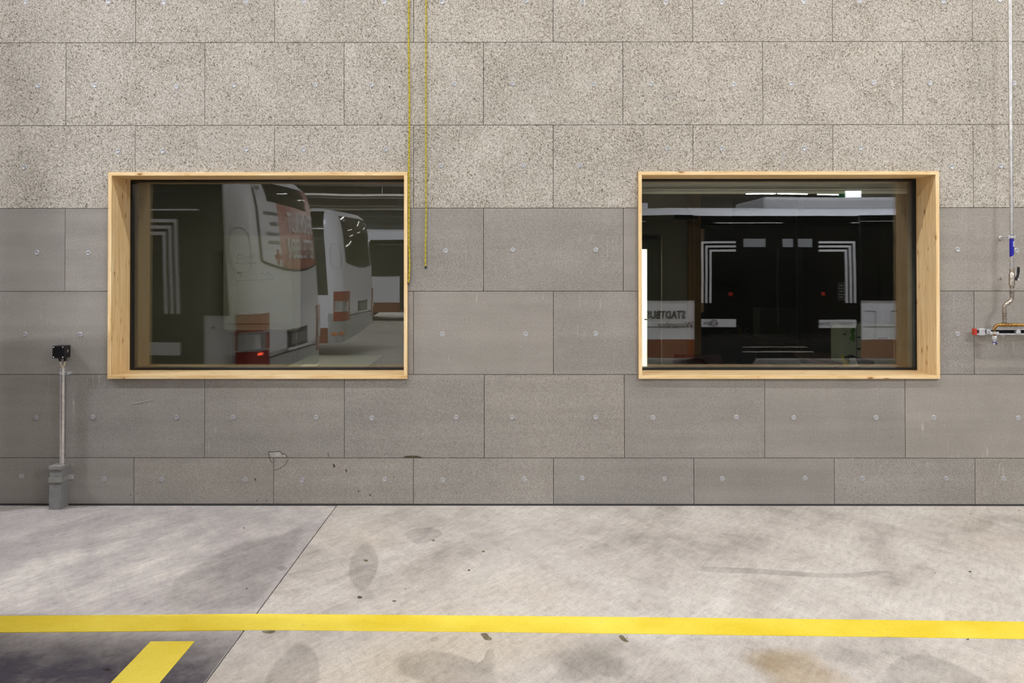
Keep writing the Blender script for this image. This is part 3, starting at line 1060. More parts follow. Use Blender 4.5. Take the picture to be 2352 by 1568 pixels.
# valve
zv0, zv1, zv2 = at(2323, 571, PYD).z, at(2323, 606, PYD).z, at(2323, 655, PYD).z
vb = MB()
L = zv0 - zv2


def vz(py):
    return at(2323, py, PYD).z


vb.tube([(PX, PYD, vz(619 - 2)), (PX, PYD, vz(620)), (PX, PYD, vz(622)), (PX, PYD, vz(626)), (PX, PYD, vz(628)), (PX, PYD, vz(629)), (PX, PYD, vz(638)), (PX, PYD, vz(640)), (PX, PYD, vz(650)), (PX, PYD, vz(652)), (PX, PYD, vz(655))],
        [0.017, 0.0185, 0.015, 0.015, 0.0175, 0.0195, 0.0195, 0.0205, 0.0195, 0.021, 0.021], 'nickel', 16)
vb.build('valve_body', wp, True)
MB().tube([(PX, PYD, zj + 0.004), (PX, PYD, vz(617))], 0.0142, 'steel', 18).build('press_sleeve', wp, True)
hb = at(2330, 640, PYD); h1 = at(2336, 630, PYD); h2 = at(2337.5, 614, PYD)
MB().tube([(PX + 0.010, PYD - 0.004, vz(640)), (PX + 0.034, PYD - 0.004, vz(642))], 0.0075, 'black_plastic', 10).build('valve_stem', wp, True)
hx = PX + 0.030
mb = MB()
mb.tube([(hx - 0.004, PYD - 0.004, vz(642)), (hx + 0.010, PYD - 0.004, vz(631)), (hx + 0.013, PYD - 0.004, vz(624)), (hx + 0.014, PYD - 0.004, vz(613))], [0.010, 0.008, 0.0095, 0.0080], 'black_plastic', 10)
mb.build('valve_lever', wp, True)
MB().tube([(hx + 0.008, PYD - 0.014, vz(641.5)), (hx + 0.008, PYD - 0.004, vz(641.5))], 0.0062, 'zinc', 10).build('lever_screw', wp, True)
# offset bend below the valve
p_a = (PX, PYD, vz(655)); 
xb = at(2307, 720, PYD).x
zz_a, zz_b = vz(684), vz(703)
path = [Vector((PX, PYD, vz(655))), Vector((PX, PYD, vz(684)))]
for i in range(1, 6):
    a = math.radians(55 * i / 5)
    path.append(Vector((PX - 0.03 * (1 - math.cos(a)), PYD, vz(684) - 0.03 * math.sin(a))))
end_dir = Vector((-math.sin(math.radians(55)), 0, -math.cos(math.radians(55))))
pe = path[-1]
# straight piece, then bend back
tot_dx = PX - xb
rem = tot_dx - 2 * 0.03 * (1 - math.cos(math.radians(55)))
ls = max(0.005, rem / math.sin(math.radians(55)))
pe2 = pe + end_dir * ls
path.append(pe2)
for i in range(1, 6):
    a = math.radians(55 * (1 - i / 5))
    path.append(Vector((xb + 0.03 * (1 - math.cos(a)), PYD, pe2.z - 0.03 * (math.sin(math.radians(55)) - math.sin(a)))))
zman = at(2300, 746, PYD).z
path.append(Vector((xb, PYD, zman + 0.0142)))
MB().tube(path, 0.0135, 'nickel', 16).build('offset_bend', wp, True)


def ring(p, d, nm, m='nickel', r=0.0165, h=0.005):
    p = Vector(p); d = Vector(d).normalized()
    MB().tube([p - d * h, p - d * h * 0.6, p + d * h * 0.6, p + d * h], [r - 0.002, r, r, r - 0.002], m, 16).build(nm, wp, True)


for py in (659, 664, 671):
    ring((PX, PYD, vz(py)), (0, 0, 1), 'press_ring', 'steel' if py == 664 else 'nickel')
mid = (pe + pe2) / 2
ring(mid - end_dir * 0.007, end_dir, 'press_ring')
ring(mid + end_dir * 0.007, end_dir, 'press_ring')
for py in (718, 724):
    ring((xb, PYD, at(2307, py, PYD).z), (0, 0, 1), 'press_ring')
tag(wp, 'thin vertical steel water pipe with a black lever valve right of the windows', 'pipe')

mf = empty('pipe_manifold', (0, 0, 0))
# brass branch
ye = PYD
ex = at(2284, 748, ye).x
zb_ = zman
x_end = at(2900, 746, ye).x
path = [Vector((x_end, ye, zb_)), Vector((ex + 0.03, ye, zb_))] + [Vector((ex + 0.03 - 0.03 * math.sin(math.radians(a)), ye, zb_ - 0.03 + 0.03 * math.cos(math.radians(a)))) for a in (22, 45, 67, 90)]
MB().tube(path, 0.0112, 'brass', 16).build('elbow', mf, True)
MB().tube([(x_end, ye, zb_), (ex + 0.05, ye, zb_)], 0.0095, 'brass', 14).build('brass_pipe', mf, True)
MB().tube([(ex, ye, zb_ - 0.028), (ex, ye, at(2284, 775, ye).z)], 0.0088, 'brass', 14).build('brass_drop', mf, True)
xc = at(2328, 746, ye).x
MB().tube([(xc - 0.026, ye, zb_), (xc - 0.024, ye, zb_), (xc - 0.02, ye, zb_), (xc + 0.02, ye, zb_), (xc + 0.024, ye, zb_), (xc + 0.026, ye, zb_)], [0.011, 0.0145, 0.0128, 0.0128, 0.0145, 0.011], 'brass', 16).build('brass_socket', mf, True)
MB().tube([(xb - 0.03, ye, zb_), (xb - 0.026, ye, zb_), (xb + 0.026, ye, zb_), (xb + 0.03, ye, zb_)], [0.011, 0.0135, 0.0135, 0.011], 'brass', 16).build('brass_tee', mf, True)
# nut and tail
zt_ = lambda py: at(2284, py, ye).z
MB().tube([(ex, ye, zt_(771)), (ex, ye, zt_(773)), (ex, ye, zt_(780)), (ex, ye, zt_(781))], [0.0125, 0.0165, 0.0165, 0.0135], 'zinc', 6).build('hex_nut', mf)
MB().tube([(ex, ye, zt_(781)), (ex, ye, zt_(792))], [0.0125, 0.0135], 'steel', 14).build('hose_tail', mf, True)
MB().tube([(ex + 0.006, ye - 0.012, zt_(789)), (ex + 0.006, ye - 0.016, zt_(789))], 0.006, 'black_plastic', 10).build('tail_opening', mf)
MB().tube([(ex, ye, zt_(784.5)), (ex, ye, zt_(786.5))], 0.0138, 'blue_film', 14).build('tail_ring', mf, True)
# slotted mounting rail
yr0, yr1 = -0.085, -0.045
r0 = at(2240, 755.5, yr0); r1 = at(2240, 768.5, yr0)
xr0, xr1 = r0.x + 0.012, at(2920, 760, yr0).x
zt0, zt1 = r1.z, r0.z
rail = MB()
rail.box(xr0, xr1, yr0, yr1, zt1 - 0.006, zt1, 'zinc').box(xr0, xr1, yr0, yr1, zt0, zt0 + 0.009, 'zinc').box(xr0, xr1, yr1 - 0.004, yr1, zt0, zt1, 'black_rubber')
rail.build('mounting_rail', mf)
MB().bbox(xr0 - 0.016, xr0, yr0 - 0.003, yr1 + 0.003, zt0 - 0.003, zt1 + 0.003, 'red_plastic', 0.003).build('rail_cap', mf)
MB().bbox(xr0 + 0.014, xr0 + 0.056, yr0 - 0.006, yr1, zt0 - 0.004, zt1 + 0.004, 'zinc', 0.003).build('rail_clamp', mf)
for xx in (xr0 + 0.080, at(2338, 762, yr0).x):
    MB().tube([(xx, yr0 - 0.014, (zt0 + zt1) / 2), (xx, yr0 - 0.010, (zt0 + zt1) / 2), (xx, yr0 - 0.004, (zt0 + zt1) / 2), (xx, yr1, (zt0 + zt1) / 2)], [0.010, 0.018, 0.019, 0.012], 'zinc', 6).build('rail_bolt', mf)
zcl = (zt0 + zt1) / 2 - 0.002
MB().tube([(ex, ye, zcl - 0.008), (ex, ye, zcl + 0.008)], 0.013, 'zinc', 16).build('clamp_ring', mf, True)
for sx in (-1, 1):
    MB().bbox(ex + sx * 0.022 - 0.008, ex + sx * 0.022 + 0.008, ye - 0.005, ye + 0.005, zcl - 0.008, zcl + 0.008, 'zinc', 0.003).build('clamp_lug', mf)
MB().tube([(ex, ye + 0.012, zcl), (ex, yr1 - 0.004, zcl)], 0.005, 'zinc', 10).build('clamp_rod', mf, True)
for xx in (xr0 + 0.06, xr0 + 0.42):
    MB().box(xx - 0.015, xx + 0.015, yr1, 0.0, zt0 + 0.004, zt1 - 0.004, 'zinc').build('rail_bracket', mf)
tag(mf, 'horizontal brass water branch on a slotted rail with a red end cap', 'pipe fitting')

# ------------------------------------------------------------------ hall shell
struct(MB().box(HALL_X0, HALL_X1, HALL_Y1, 0.2, HALL_Z, HALL_Z + 0.2, 'hall_ceiling').build('ceiling'))
struct(MB().box(HALL_X0, HALL_X1, HALL_Y1 - 0.2, HALL_Y1, 0.0, HALL_Z, 'hall_wall').build('wall_back'))
struct(MB().box(HALL_X0 - 0.2, HALL_X0, HALL_Y1, 0.2, 0.0, HALL_Z, 'hall_wall').build('wall_left'))
struct(MB().box(HALL_X1, HALL_X1 + 0.2, HALL_Y1, 0.2, 0.0, HALL_Z, 'hall_wall').build('wall_right'))
for i, y in enumerate((-9.5, -16.0, -22.5, -29.0, -35.5, -42.0)):
    b = MB().box(HALL_X0, HALL_X1, y - 0.12, y + 0.12, HALL_Z - 0.45, HALL_Z, 'hall_beam').build('trim_%d' % (i + 1))
    struct(b)
cl_ = MB()  # unseen column, added to cast a soft shadow band on the wall
cl_.tube([(-3.95, -0.25, 0.0), (-3.95, -0.25, HALL_Z)], 0.10, 'hall_beam', 20)
struct(cl_.build('trim_7', smooth=True), 'unseen round steel column added for its shadow left of the windows')
for k_, (y_, z_, r_, m_) in enumerate(((-26.0, 4.55, 0.03, 'hall_beam'), (-30.0, 4.95, 0.035, 'gate_grey'), (-34.5, 4.75, 0.05, 'hall_beam'), (-38.5, 4.9, 0.04, 'bus_roof'), (-40.5, 4.45, 0.05, 'hall_beam'), (-43.0, 4.75, 0.05, 'hall_beam'), (-44.5, 4.3, 0.06, 'gate_grey'))):
    pr_ = empty('trim_%d' % (8 + k_), (-8.0, y_, z_))
    struct(pr_, 'thin service pipe under the far hall ceiling')
    MB().tube([(HALL_X0, y_, z_), (2.0, y_, z_)], r_, m_, 8).build('ceiling_pipe', pr_, True)
    for x_ in (-12.0, -6.0, 0.0):
        MB().tube([(x_, y_, z_), (x_, y_, HALL_Z)], 0.015, 'zinc', 6).build('pipe_hanger', pr_)
# far gates
for i, (xa, xb_) in enumerate(((-12.4, -7.6), (-7.2, -2.4), (-2.0, 2.8))):
    g = empty('door_%d' % (i + 1), (xa, HALL_Y1 + 0.05, 0))
    struct(g)
    for k in range(7):
        MB().box(xa, xb_, HALL_Y1 + 0.0, HALL_Y1 + 0.08, 0.02 + 0.66 * k, 0.66 * (k + 1) - 0.01, 'gate_grey').build('gate_panel', g)

# ------------------------------------------------------------------ ceiling lamps
def lamp_proto():
    root = empty('strip_lamp', (0, 0, 0), True)
    MB().bbox(-0.76, 0.76, -0.07, 0.07, 0.0, 0.06, 'bus_white', 0.006).build('housing', root)
    MB().box(-0.74, 0.74, -0.05, 0.05, -0.03, 0.0, 'tube').build('diffuser', root)
    for sx in (-0.6, 0.6):
        MB().tube([(sx, 0, 0.05), (sx, 0, HALL_Z - LAMP_Z)], 0.004, 'zinc', 6).build('suspension_wire', root)
    return root


proto = lamp_proto()
ROWS_Y = [(ROW_NEAR_Y, 'near'), (ROW_MID_Y, 'mid'), (-12.4, 'far'), (-19.0, 'far'), (-26.0, 'far'), (-33.0, 'far'), (-40.0, 'far')]
first = True
for (y, kind) in ROWS_Y:
    xs_row = [-6.9, -3.9, -0.9, 2.1, 5.1, 8.1] if kind == 'near' else ([12.3, 13.9, 15.9] if y == -40.0 else [-11.6, -4.4, 5.1, 12.0] if kind == 'mid' else [i * 3.6 + (-0.5 if kind == 'mid' else 0.4) for i in range(-3, 4)])
    for xi, x in enumerate(xs_row):
        if first:
            r = proto
            kids = list(proto.children)
            first = False
        else:
            r = proto.copy()
            COL.objects.link(r)
            for ch in kids:
                c = ch.copy()
                COL.objects.link(c)
                c.parent = r
        r.location = (x, y, LAMP_Z)
        where = {ROW_NEAR_Y: 'in the row next to the boarded wall', ROW_MID_Y: 'in the row above the white bus roofs', -40.0: 'at the far end, mirrored in the right window'}.get(y, 'in row %s behind the buses' % {-12.4: 'one', -19.0: 'two', -26.0: 'three', -33.0: 'four'}.get(y))
        tag(r, ('first', 'second', 'third', 'fourth', 'fifth', 'sixth', 'seventh')[xi] + ' strip lamp from the left ' + where, 'lamp', 'strip lamps under the hall ceiling')
        if kind:
            ld = bpy.data.lights.new('strip_light', 'AREA')
            ld.shape = 'RECTANGLE'
            ld.size, ld.size_y = 1.45, 0.12
            ld.energy = LAMP_W[kind] * {-6.9: 5.0, -3.9: 0.55, -4.4: 0.8}.get(x, 1.0) * {-12.4: 0.5, -33.0: 4.5, ROW_MID_Y: 4.2}.get(y, 1.0)
            warm = max(-1.0, min(1.0, x / 6.0))
            ld.color = (0.985 + 0.02 * warm, 0.995, 1.03 - 0.07 * warm) if kind == 'near' else (0.94, 0.975, 1.05)
            lo = bpy.data.objects.new('strip_light', ld)
            COL.objects.link(lo)
            lo.location = (0, 0, -0.034)
            lo.parent = r

# escape sign over the aisle
sg = empty('escape_sign', (7.15, -12.6, 3.16))
MB().bbox(6.99, 7.31, -12.66, -12.54, 3.12, 3.26, 'sign_white', 0.006).build('sign_panel', sg)
MB().bbox(6.86, 6.985, -12.64, -12.56, 3.09, 3.25, 'sign_green', 0.006).build('sign_flag', sg)
for xx in (7.08, 7.16, 7.24):
    MB().tube([(xx, -12.6, 3.25), (xx, -12.6, HALL_Z)], 0.006, 'zinc', 6).build('suspension_wire', sg)
tag(sg, 'lit white and green escape sign on wires, mirrored in the right window', 'sign')


# ------------------------------------------------------------------ buses
BW, BR = 2.5, 0.30
LARC = BR * math.pi / 2
ZL = [0.25, 0.54, 0.80, 1.15, 1.70, 2.30, 2.50, 2.62, 2.70, 2.745]
IN = [0.03, 0.0, 0.0, 0.0, 0.0, 0.02, 0.05, 0.10, 0.20, 0.42]
T_REAR0, T_REAR1 = LARC, LARC + BW - 2 * BR
T_END = T_REAR1 + LARC


def inset(z):
    if z <= ZL[0]:
        return IN[0]
    for a in range(len(ZL) - 1):
        if z <= ZL[a + 1]:
            return IN[a] + (IN[a + 1] - IN[a]) * (z - ZL[a]) / (ZL[a + 1] - ZL[a])
    return IN[-1]


def bus_surf(t, z, off=0.0):
    """point of the body skin: t<0 wall-facing side, then rear corner, rear, far corner, far side"""
    i = inset(z) - off
    r = max(0.03, BR - i)
    lean = 0.11 * max(0.0, (z - 1.2) / 1.5)
    if t <= 0:
        x, y, w = -BR + t, -i, max(0.0, 1.0 + t / 1.2)
        return Vector((x - lean * w, y, z))
    if t < T_REAR0:
        a = t / BR
        return Vector((-i - r + r * math.sin(a) - lean, -i - r + r * math.cos(a), z))
    if t <= T_REAR1:
        u = (t - T_REAR0) / (T_REAR1 - T_REAR0)
        bulge = 0.05 * (1 - (2 * u - 1) ** 2)
        return Vector((-i - lean + bulge, -i - r - u * (BW - 2 * i - 2 * r), z))
    if t < T_END:
        a = (t - T_REAR1) / BR
        return Vector((-i - r + r * math.cos(a) - lean, -BW + i + r - r * math.sin(a), z))
    x, w = -BR - (t - T_END), max(0.0, 1.0 - (t - T_END) / 1.2)
    return Vector((x - lean * w, -BW + i, z))


def bottom_z(t):
    if t <= LARC * 0.5:
        return 0.25
    return 0.25 + 0.25 * min(1.0, (t - LARC * 0.5) / 1.9)


def patch(name, parent, t0, t1, z0, z1, m, off=0.006, nt=6, nz=4, depth=0.02):
    f0 = z0 if callable(z0) else (lambda u: z0)
    f1 = z1 if callable(z1) else (lambda u: z1)
    vs, fs = [], []
    for layer in (off, off - depth):
        for i in range(nt + 1):
            u = i / nt
            t = t0 + (t1 - t0) * u
            for j in range(nz + 1):
                z = f0(u) + (f1(u) - f0(u)) * j / nz
                vs.append(bus_surf(t, z, layer))
    N = (nt + 1) * (nz + 1)
    q = lambda i, j, k=0: k * N + i * (nz + 1) + j
    for i in range(nt):
        for j in range(nz):
            fs.append((q(i, j), q(i + 1, j), q(i + 1, j + 1), q(i, j + 1)))
        fs.append((q(i, 0), q(i, 0, 1), q(i + 1, 0, 1), q(i + 1, 0)))
        fs.append((q(i, nz), q(i + 1, nz), q(i + 1, nz, 1), q(i, nz, 1)))
    for j in range(nz):
        fs.append((q(0, j), q(0, j + 1), q(0, j + 1, 1), q(0, j, 1)))
        fs.append((q(nt, j), q(nt, j, 1), q(nt, j + 1, 1), q(nt, j + 1)))
    return MB().add(vs, fs, m).build(name, parent, True)


def surf_line(name, parent, tz, w, m, off=0.004):
    mb = MB()
    pts = [bus_surf(t, z, off) for t, z in tz]
    mb.tube(pts, w, m, 6)
    return mb.build(name, parent)


def surf_text(name, parent, txt, t_start, z, size, m, xs=1.0, off=0.010, slope=0.0, bold=0.0):
    vs, fs = text_mesh(txt, size, xs, bold)
    pts = [bus_surf(t_start - x, z + y + slope * x, off) for x, y in vs]
    return MB().add(pts, fs, m).build(name, parent)


def bus(label, loc, yaw, length, rear=True):
    root = empty('city_bus', loc, True)
    root.rotation_euler = (0, 0, yaw)
    tag(root, label, 'bus', 'city buses parked in the hall')
    ts = [-length + BR, -length * 0.6, -length * 0.3, -2.0, -1.2, -0.6, -0.2, 0.0] + [LARC * k / 6 for k in range(1, 6)] + \
         [T_REAR0 + (T_REAR1 - T_REAR0) * k / 10 for k in range(11)] + [T_REAR1 + LARC * k / 6 for k in range(1, 6)] + \
         [T_END, T_END + 0.6, T_END + 2.0, T_END + length * 0.5, T_END + length - BR]
    vs, fs_b, fs_s, fs_r = [], [], [], []
    nz = len(ZL)
    for t in ts:
        zb = bottom_z(t) if t < T_END else 0.5
        for k, z in enumerate(ZL):
            vs.append(bus_surf(t, zb if k == 0 else z))
    n = len(ts)
    for a in range(n - 1):
        for k in range(nz - 1):
            f = (a * nz + k, (a + 1) * nz + k, (a + 1) * nz + k + 1, a * nz + k + 1)
            if k == 0:
                (fs_s if (ts[a] < 0) else fs_r).append(f)
            elif k == 1 and ts[a] >= 0:
                fs_r.append(f)
            else:
                fs_b.append(f)
    fs_b.append([a * nz + nz - 1 for a in range(n)])            # roof
    fs_b.append([k for k in range(nz)] + [(n - 1) * nz + k for k in range(nz)][::-1])   # front end
    fs_s.append([a * nz for a in range(n)])                     # underside
    mb = MB()
    mb.add(vs, fs_b, 'bus_white')
    mb.build('body', root, True)
    MB().add(vs, fs_s, 'bus_red').build('skirt', root, True)
    MB().add(vs, fs_r, 'bus_grey').build('bumper', root, True)
    # wheels on the wall side
    for xw in (-2.9, -length + 2.6):
        MB().tube([(xw, -0.30, 0.47), (xw, -0.02, 0.47), (xw, 0.0, 0.47)], [0.47, 0.47, 0.42], 'black_rubber', 24).build('wheel', root, True)
    for xw in (-2.9, -length + 2.6):
        MB().tube([(xw, -BW, 0.47), (xw, -BW + 0.02, 0.47), (xw, -BW + 0.3, 0.47)], [0.42, 0.47, 0.47], 'black_rubber', 24).build('wheel', root, True)
    return root


def corner_bracket(parent, t_corner, direction, z_top, z_bot, length, m='decal_white', w=0.034, gap=0.062, off=0.019):
    """three nested white L-shaped lines on door glass; direction +1: bars run towards +t"""
    for k in range(3):
        d = k * (gap + 0.002)
        tc = t_corner + direction * d
        zt = z_top - d
        te = t_corner + direction * length
        mb = MB()
        for (ta, tb, za, zb) in ((min(tc, te), max(tc, te), zt - w, zt), (min(tc, tc + direction * w), max(tc, tc + direction * w), z_bot, zt - w)):
            nseg = max(1, int((zb - za) / 0.08))
            zs_ = [za + (zb - za) * i / nseg for i in range(nseg + 1)]
            mb.add([bus_surf(t_, z_, off) for z_ in zs_ for t_ in (ta, tb)], [(2 * i, 2 * i + 1, 2 * i + 3, 2 * i + 2) for i in range(nseg)], m)
        mb.build('line_decal', parent)


def tail_lamps(root, side):
    if side > 0:      # wall-side corner
        t0, t1 = LARC * 0.22, LARC + 0.10
    else:
        t0, t1 = T_END - LARC - 0.10, T_END - LARC * 0.22
    hs = patch('tail_lamp', root, t0, t1, 0.66, 1.21, 'lens_red', 0.010, 8, 6)
    patch('reversing_lens', hs, t0 + 0.02, t1 - 0.10, 0.85, 1.01, 'lens_clear', 0.016, 8, 3)
    patch('lamp_divider', hs, t0 + 0.01, t1 - 0.02, 1.015, 1.03, 'bus_grey', 0.018, 6, 1)
    patch('lamp_divider', hs, t0 + 0.01, t1 - 0.02, 0.832, 0.848, 'bus_grey', 0.018, 6, 1)
    return hs


def rear_common(root, window_mats):
    # rear window with a curved lower edge; strips of film
    ta, tb = LARC + 0.02, T_REAR1 + LARC * 0.35
    low = lambda u_abs: 1.66 + 0.10 * (2 * u_abs - 1) ** 2
    for (u0, u1, m, z1f) in window_mats:
        t0, t1 = ta + (tb - ta) * u0, ta + (tb - ta) * u1
        patch('rear_window', root, t0, t1, (lambda u, a=u0, b=u1: low(a + (b - a) * u)), z1f, m, 0.012, 10, 6)
    surf_line('window_seal', root, [(ta + (tb - ta) * k / 24, low(k / 24) - 0.012) for k in range(25)], 0.010, 'black_rubber', 0.012)
    surf_line('window_seal', root, [(ta - 0.012, z) for z in (1.75, 2.0, 2.3, 2.52)], 0.010, 'black_rubber', 0.012)
    tail_lamps(root, 1)
    tail_lamps(root, -1)
    # number plate in its recess
    tc = (T_REAR0 + T_REAR1) / 2
    prc = patch('plate_recess', root, tc - 0.36, tc + 0.36, 0.80, 1.00, 'black_plastic', 0.006, 6, 2)
    patch('number_plate', prc, tc - 0.26, tc + 0.26, 0.83, 0.95, 'grey_sheet', 0.014, 6, 2)
    surf_line('plate_lip', root, [(tc - 0.40 + 0.8 * k / 8, 0.785 + 0.0) for k in range(9)], 0.018, 'bus_white', 0.02)
    surf_line('bumper_joint', root, [(T_REAR0 + (T_REAR1 - T_REAR0) * k / 12, 0.74 + 0.02 * math.sin(k / 12 * math.pi)) for k in range(13)], 0.008, 'black_rubber', 0.004)
    # oval service flap on the corner pillar
    tcx, zc_ = LARC * 0.42, 1.86
    ring_pts = []
    for k in range(33):
        a = 2 * math.pi * k / 32
        ex_ = 0.115 * (abs(math.cos(a)) ** 0.8) * (1 if math.cos(a) > 0 else -1)
        ez_ = 0.23 * (abs(math.sin(a)) ** 0.7) * (1 if math.sin(a) > 0 else -1)
        ring_pts.append((tcx + ex_, zc_ + ez_))
    surf_line('service_flap', root, ring_pts, 0.0022, 'black_rubber', 0.002)
    # high grab bolt
    MB().tube([bus_surf(LARC + 0.10, 2.52, 0.0), bus_surf(LARC + 0.10, 2.52, 0.05)], [0.03, 0.02], 'steel', 10).build('lifting_eye', root, True)
    for k in range(2):
        patch('side_marker', root, LARC * 0.15 + k * 0.16, LARC * 0.15 + 0.11 + k * 0.16, 0.40, 0.45, 'lens_orange', 0.012, 3, 1)


def side_windows(root, spans, z0=1.17, z1=2.48):
    for (a, b) in spans:
        patch('side_window', root, a, b, z0, z1, 'bus_glass', 0.012, 8 if b > -0.2 else 3, 24, 0.03)


# bus beside the left window
B1 = bus('white city bus with a red blood-donor poster on its rear, mirrored in the left window', (-2.63, -2.03, 0), math.radians(4.5), 12.0)
rear_common(B1, [(0.0, 0.13, 'film_white', 2.60), (0.13, 0.25, 'film_white', 2.385), (0.25, 0.9999, 'film_red', lambda u: 2.38 - 0.05 * u)])
ta, tb = LARC + 0.02, T_REAR1 + LARC * 0.35
patch('rear_window', B1, ta + (tb - ta) * 0.13, ta + (tb - ta) * 0.80, lambda u: 2.39 - 0.04 * u, 2.60, 'bus_glass', 0.011, 8, 8)
patch('rear_window', B1, ta + (tb - ta) * 0.80, tb, 2.345, 2.60, 'film_red', 0.011, 6, 8)
surf_text('poster_lettering', B1, 'SPENDE BLUT.', tb - 0.20, 2.08, 0.31, 'decal_white', 0.56, 0.020, 0.0, 0.004)
surf_text('poster_lettering', B1, 'RETTE LEBEN!', tb - 0.26, 1.79, 0.31, 'decal_white', 0.56, 0.020, 0.0, 0.004)
# fine print lines and red cross
for k, (z, l) in enumerate(((2.24, 0.36), (2.13, 0.20), (2.02, 0.32), (1.93, 0.28))):
    mb = MB()
    x = 0.0
    t_s = ta + (tb - ta) * 0.235
    while x < l:
        w = random.uniform(0.012, 0.022)
        h = random.uniform(0.030, 0.048)
        mb.add([bus_surf(t_s - x, z, 0.016), bus_surf(t_s - x - w * 0.7, z, 0.016), bus_surf(t_s - x - w * 0.7, z + h, 0.016), bus_surf(t_s - x, z + h, 0.016)], [(0, 1, 2, 3)], 'print_dark')
        x += w + 0.010
    mb.build('fine_print', B1)
tcx = ta + (tb - ta) * 0.20
mb = MB()
for (a0, a1, z0, z1) in ((-0.085, 0.085, 1.77, 1.82), (-0.03, 0.03, 1.71, 1.88)):
    mb.add([bus_surf(tcx + a0, z0, 0.017), bus_surf(tcx + a1, z0, 0.017), bus_surf(tcx + a1, z1, 0.017), bus_surf(tcx + a0, z1, 0.017)], [(0, 1, 2, 3)], 'lens_red')
mb.build('cross_emblem', B1)
side_windows(B1, [(-11.2, -8.2), (-8.18, -5.1), (-5.08, -2.32), (-0.215, 0.045)], 1.20, 2.68)
patch('side_window', B1, -2.30, -0.22, 2.465, 2.68, 'bus_glass', 0.012, 3, 8, 0.03)
# door with white corner lines near the rear
d0, d1 = -2.30, -0.22
dr = patch('door', B1, d0, d1, 0.36, 2.46, 'bus_glass', 0.012, 4, 28, 0.03)
corner_bracket(dr, -0.46, -1, 2.178, 1.217, 0.72)
corner_bracket(dr, -2.24, 1, 2.178, 1.217, 0.72)
for (a0, a1) in ((-1.18, -0.46), (-2.24, -1.5)):
    patch('door_strip', dr, a0, a1, 0.80, 0.93, 'decal_white', 0.016, 2, 1)
MB().tube([bus_surf(-0.22, 2.27, 0.015), bus_surf(-1.9, 2.27, 0.015)], 0.008, 'bus_white', 6).build('door_rail', B1)
patch('side_panel', B1, -0.20, -0.04, 0.56, 1.14, 'bus_white', 0.004, 2, 2)
MB().tube([bus_surf(-0.12, 1.08, 0.0), bus_surf(-0.12, 1.08, 0.012)], 0.016, 'black_plastic', 10).build('panel_lock', B1)
for k in range(5):
    p = bus_surf(LARC * 0.72 + k * 0.014, 0.80, 0.014)
    MB().box(p.x - 0.004, p.x + 0.004, p.y - 0.004, p.y + 0.004, p.z - 0.012, p.z + 0.010 + 0.004 * (k % 2), 'diode_red').build('brake_diode', B1)

# second bus behind it
B2 = bus('white city bus with plain dark rear glass, mirrored at the right of the left window', (-3.17, -9.83, 0), math.radians(5.0), 12.0)
rear_common(B2, [(0.0, 0.9999, 'bus_glass', 2.60)])
side_windows(B2, [(-11.2, -8.2), (-8.0, -5.1), (-5.08, -2.4), (-2.38, 0.0)], 1.15, 2.68)

# bus behind the camera, side towards the wall
ZL_SAVE = list(ZL)
ZL[5:] = [2.25, 2.42, 2.51, 2.57, 2.60]
XA = 13.0
B3 = bus('white and red city bus with lined double doors, its side mirrored in the right window', (XA, -7.20, 0), 0.0, 12.3)
tA = lambda X: X - XA + BR          # t of a world X on the side
side_windows(B3, [(tA(0.95), tA(2.755)), (tA(5.335), tA(7.68)), (tA(7.7), tA(10.2)), (tA(10.22), tA(12.4))], 1.145, 2.47)
door3 = patch('door', B3, tA(2.76), tA(5.33), 0.252, 2.46, 'bus_glass', 0.012, 4, 28, 0.03)
patch('door_gap', door3, tA(4.03), tA(4.05), 0.32, 2.44, 'black_rubber', 0.016, 1, 4)
corner_bracket(door3, tA(2.86), 1, 2.062, 1.105, 0.54)
corner_bracket(door3, tA(5.25), -1, 2.062, 1.105, 0.57)
patch('door_strip', door3, tA(2.86), tA(3.40), 0.73, 0.855, 'decal_white', 0.018, 2, 1)
patch('door_strip', door3, tA(4.68), tA(5.25), 0.72, 0.845, 'decal_white', 0.018, 2, 1)
surf_text('strip_lettering', door3, 'zvv', tA(3.02), 0.765, 0.10, 'print_dark', 1.0, 0.024)
ringp = [(tA(3.06) + 0.045 * math.cos(a * math.pi / 12), 0.792 + 0.05 * math.sin(a * math.pi / 12)) for a in range(25)]
surf_line('strip_emblem', door3, ringp, 0.004, 'print_dark', 0.022)
surf_line('strip_emblem', door3, [(tA(3.02), 0.83), (tA(3.06), 0.775), (tA(3.13), 0.80)], 0.004, 'print_dark', 0.022)
surf_text('strip_lettering', door3, 'STADTBUS WINTERTHUR', tA(5.20), 0.765, 0.058, 'print_dark', 0.80, 0.024)
surf_text('side_lettering', B3, 'STADTBUS', tA(2.62), 0.865, 0.165, 'print_dark', 0.78, 0.010, 0.0, 0.006)
surf_text('side_lettering', B3, 'Winterthur', tA(2.74), 0.715, 0.15, 'print_dark', 0.80, 0.010)
surf_line('panel_joint', B3, [(tA(0.95), 0.735), (tA(2.78), 0.735)], 0.004, 'black_rubber', 0.001)
surf_line('panel_joint', B3, [(tA(5.36), 0.735), (tA(6.6), 0.735)], 0.004, 'black_rubber', 0.001)
surf_line('panel_joint', B3, [(tA(5.55), 0.56), (tA(5.55), 0.98), (tA(5.40), 0.98)], 0.004, 'black_rubber', 0.001)
surf_line('panel_joint', B3, [(tA(5.80), 0.56), (tA(5.80), 0.98), (tA(6.4), 0.98)], 0.004, 'black_rubber', 0.001)
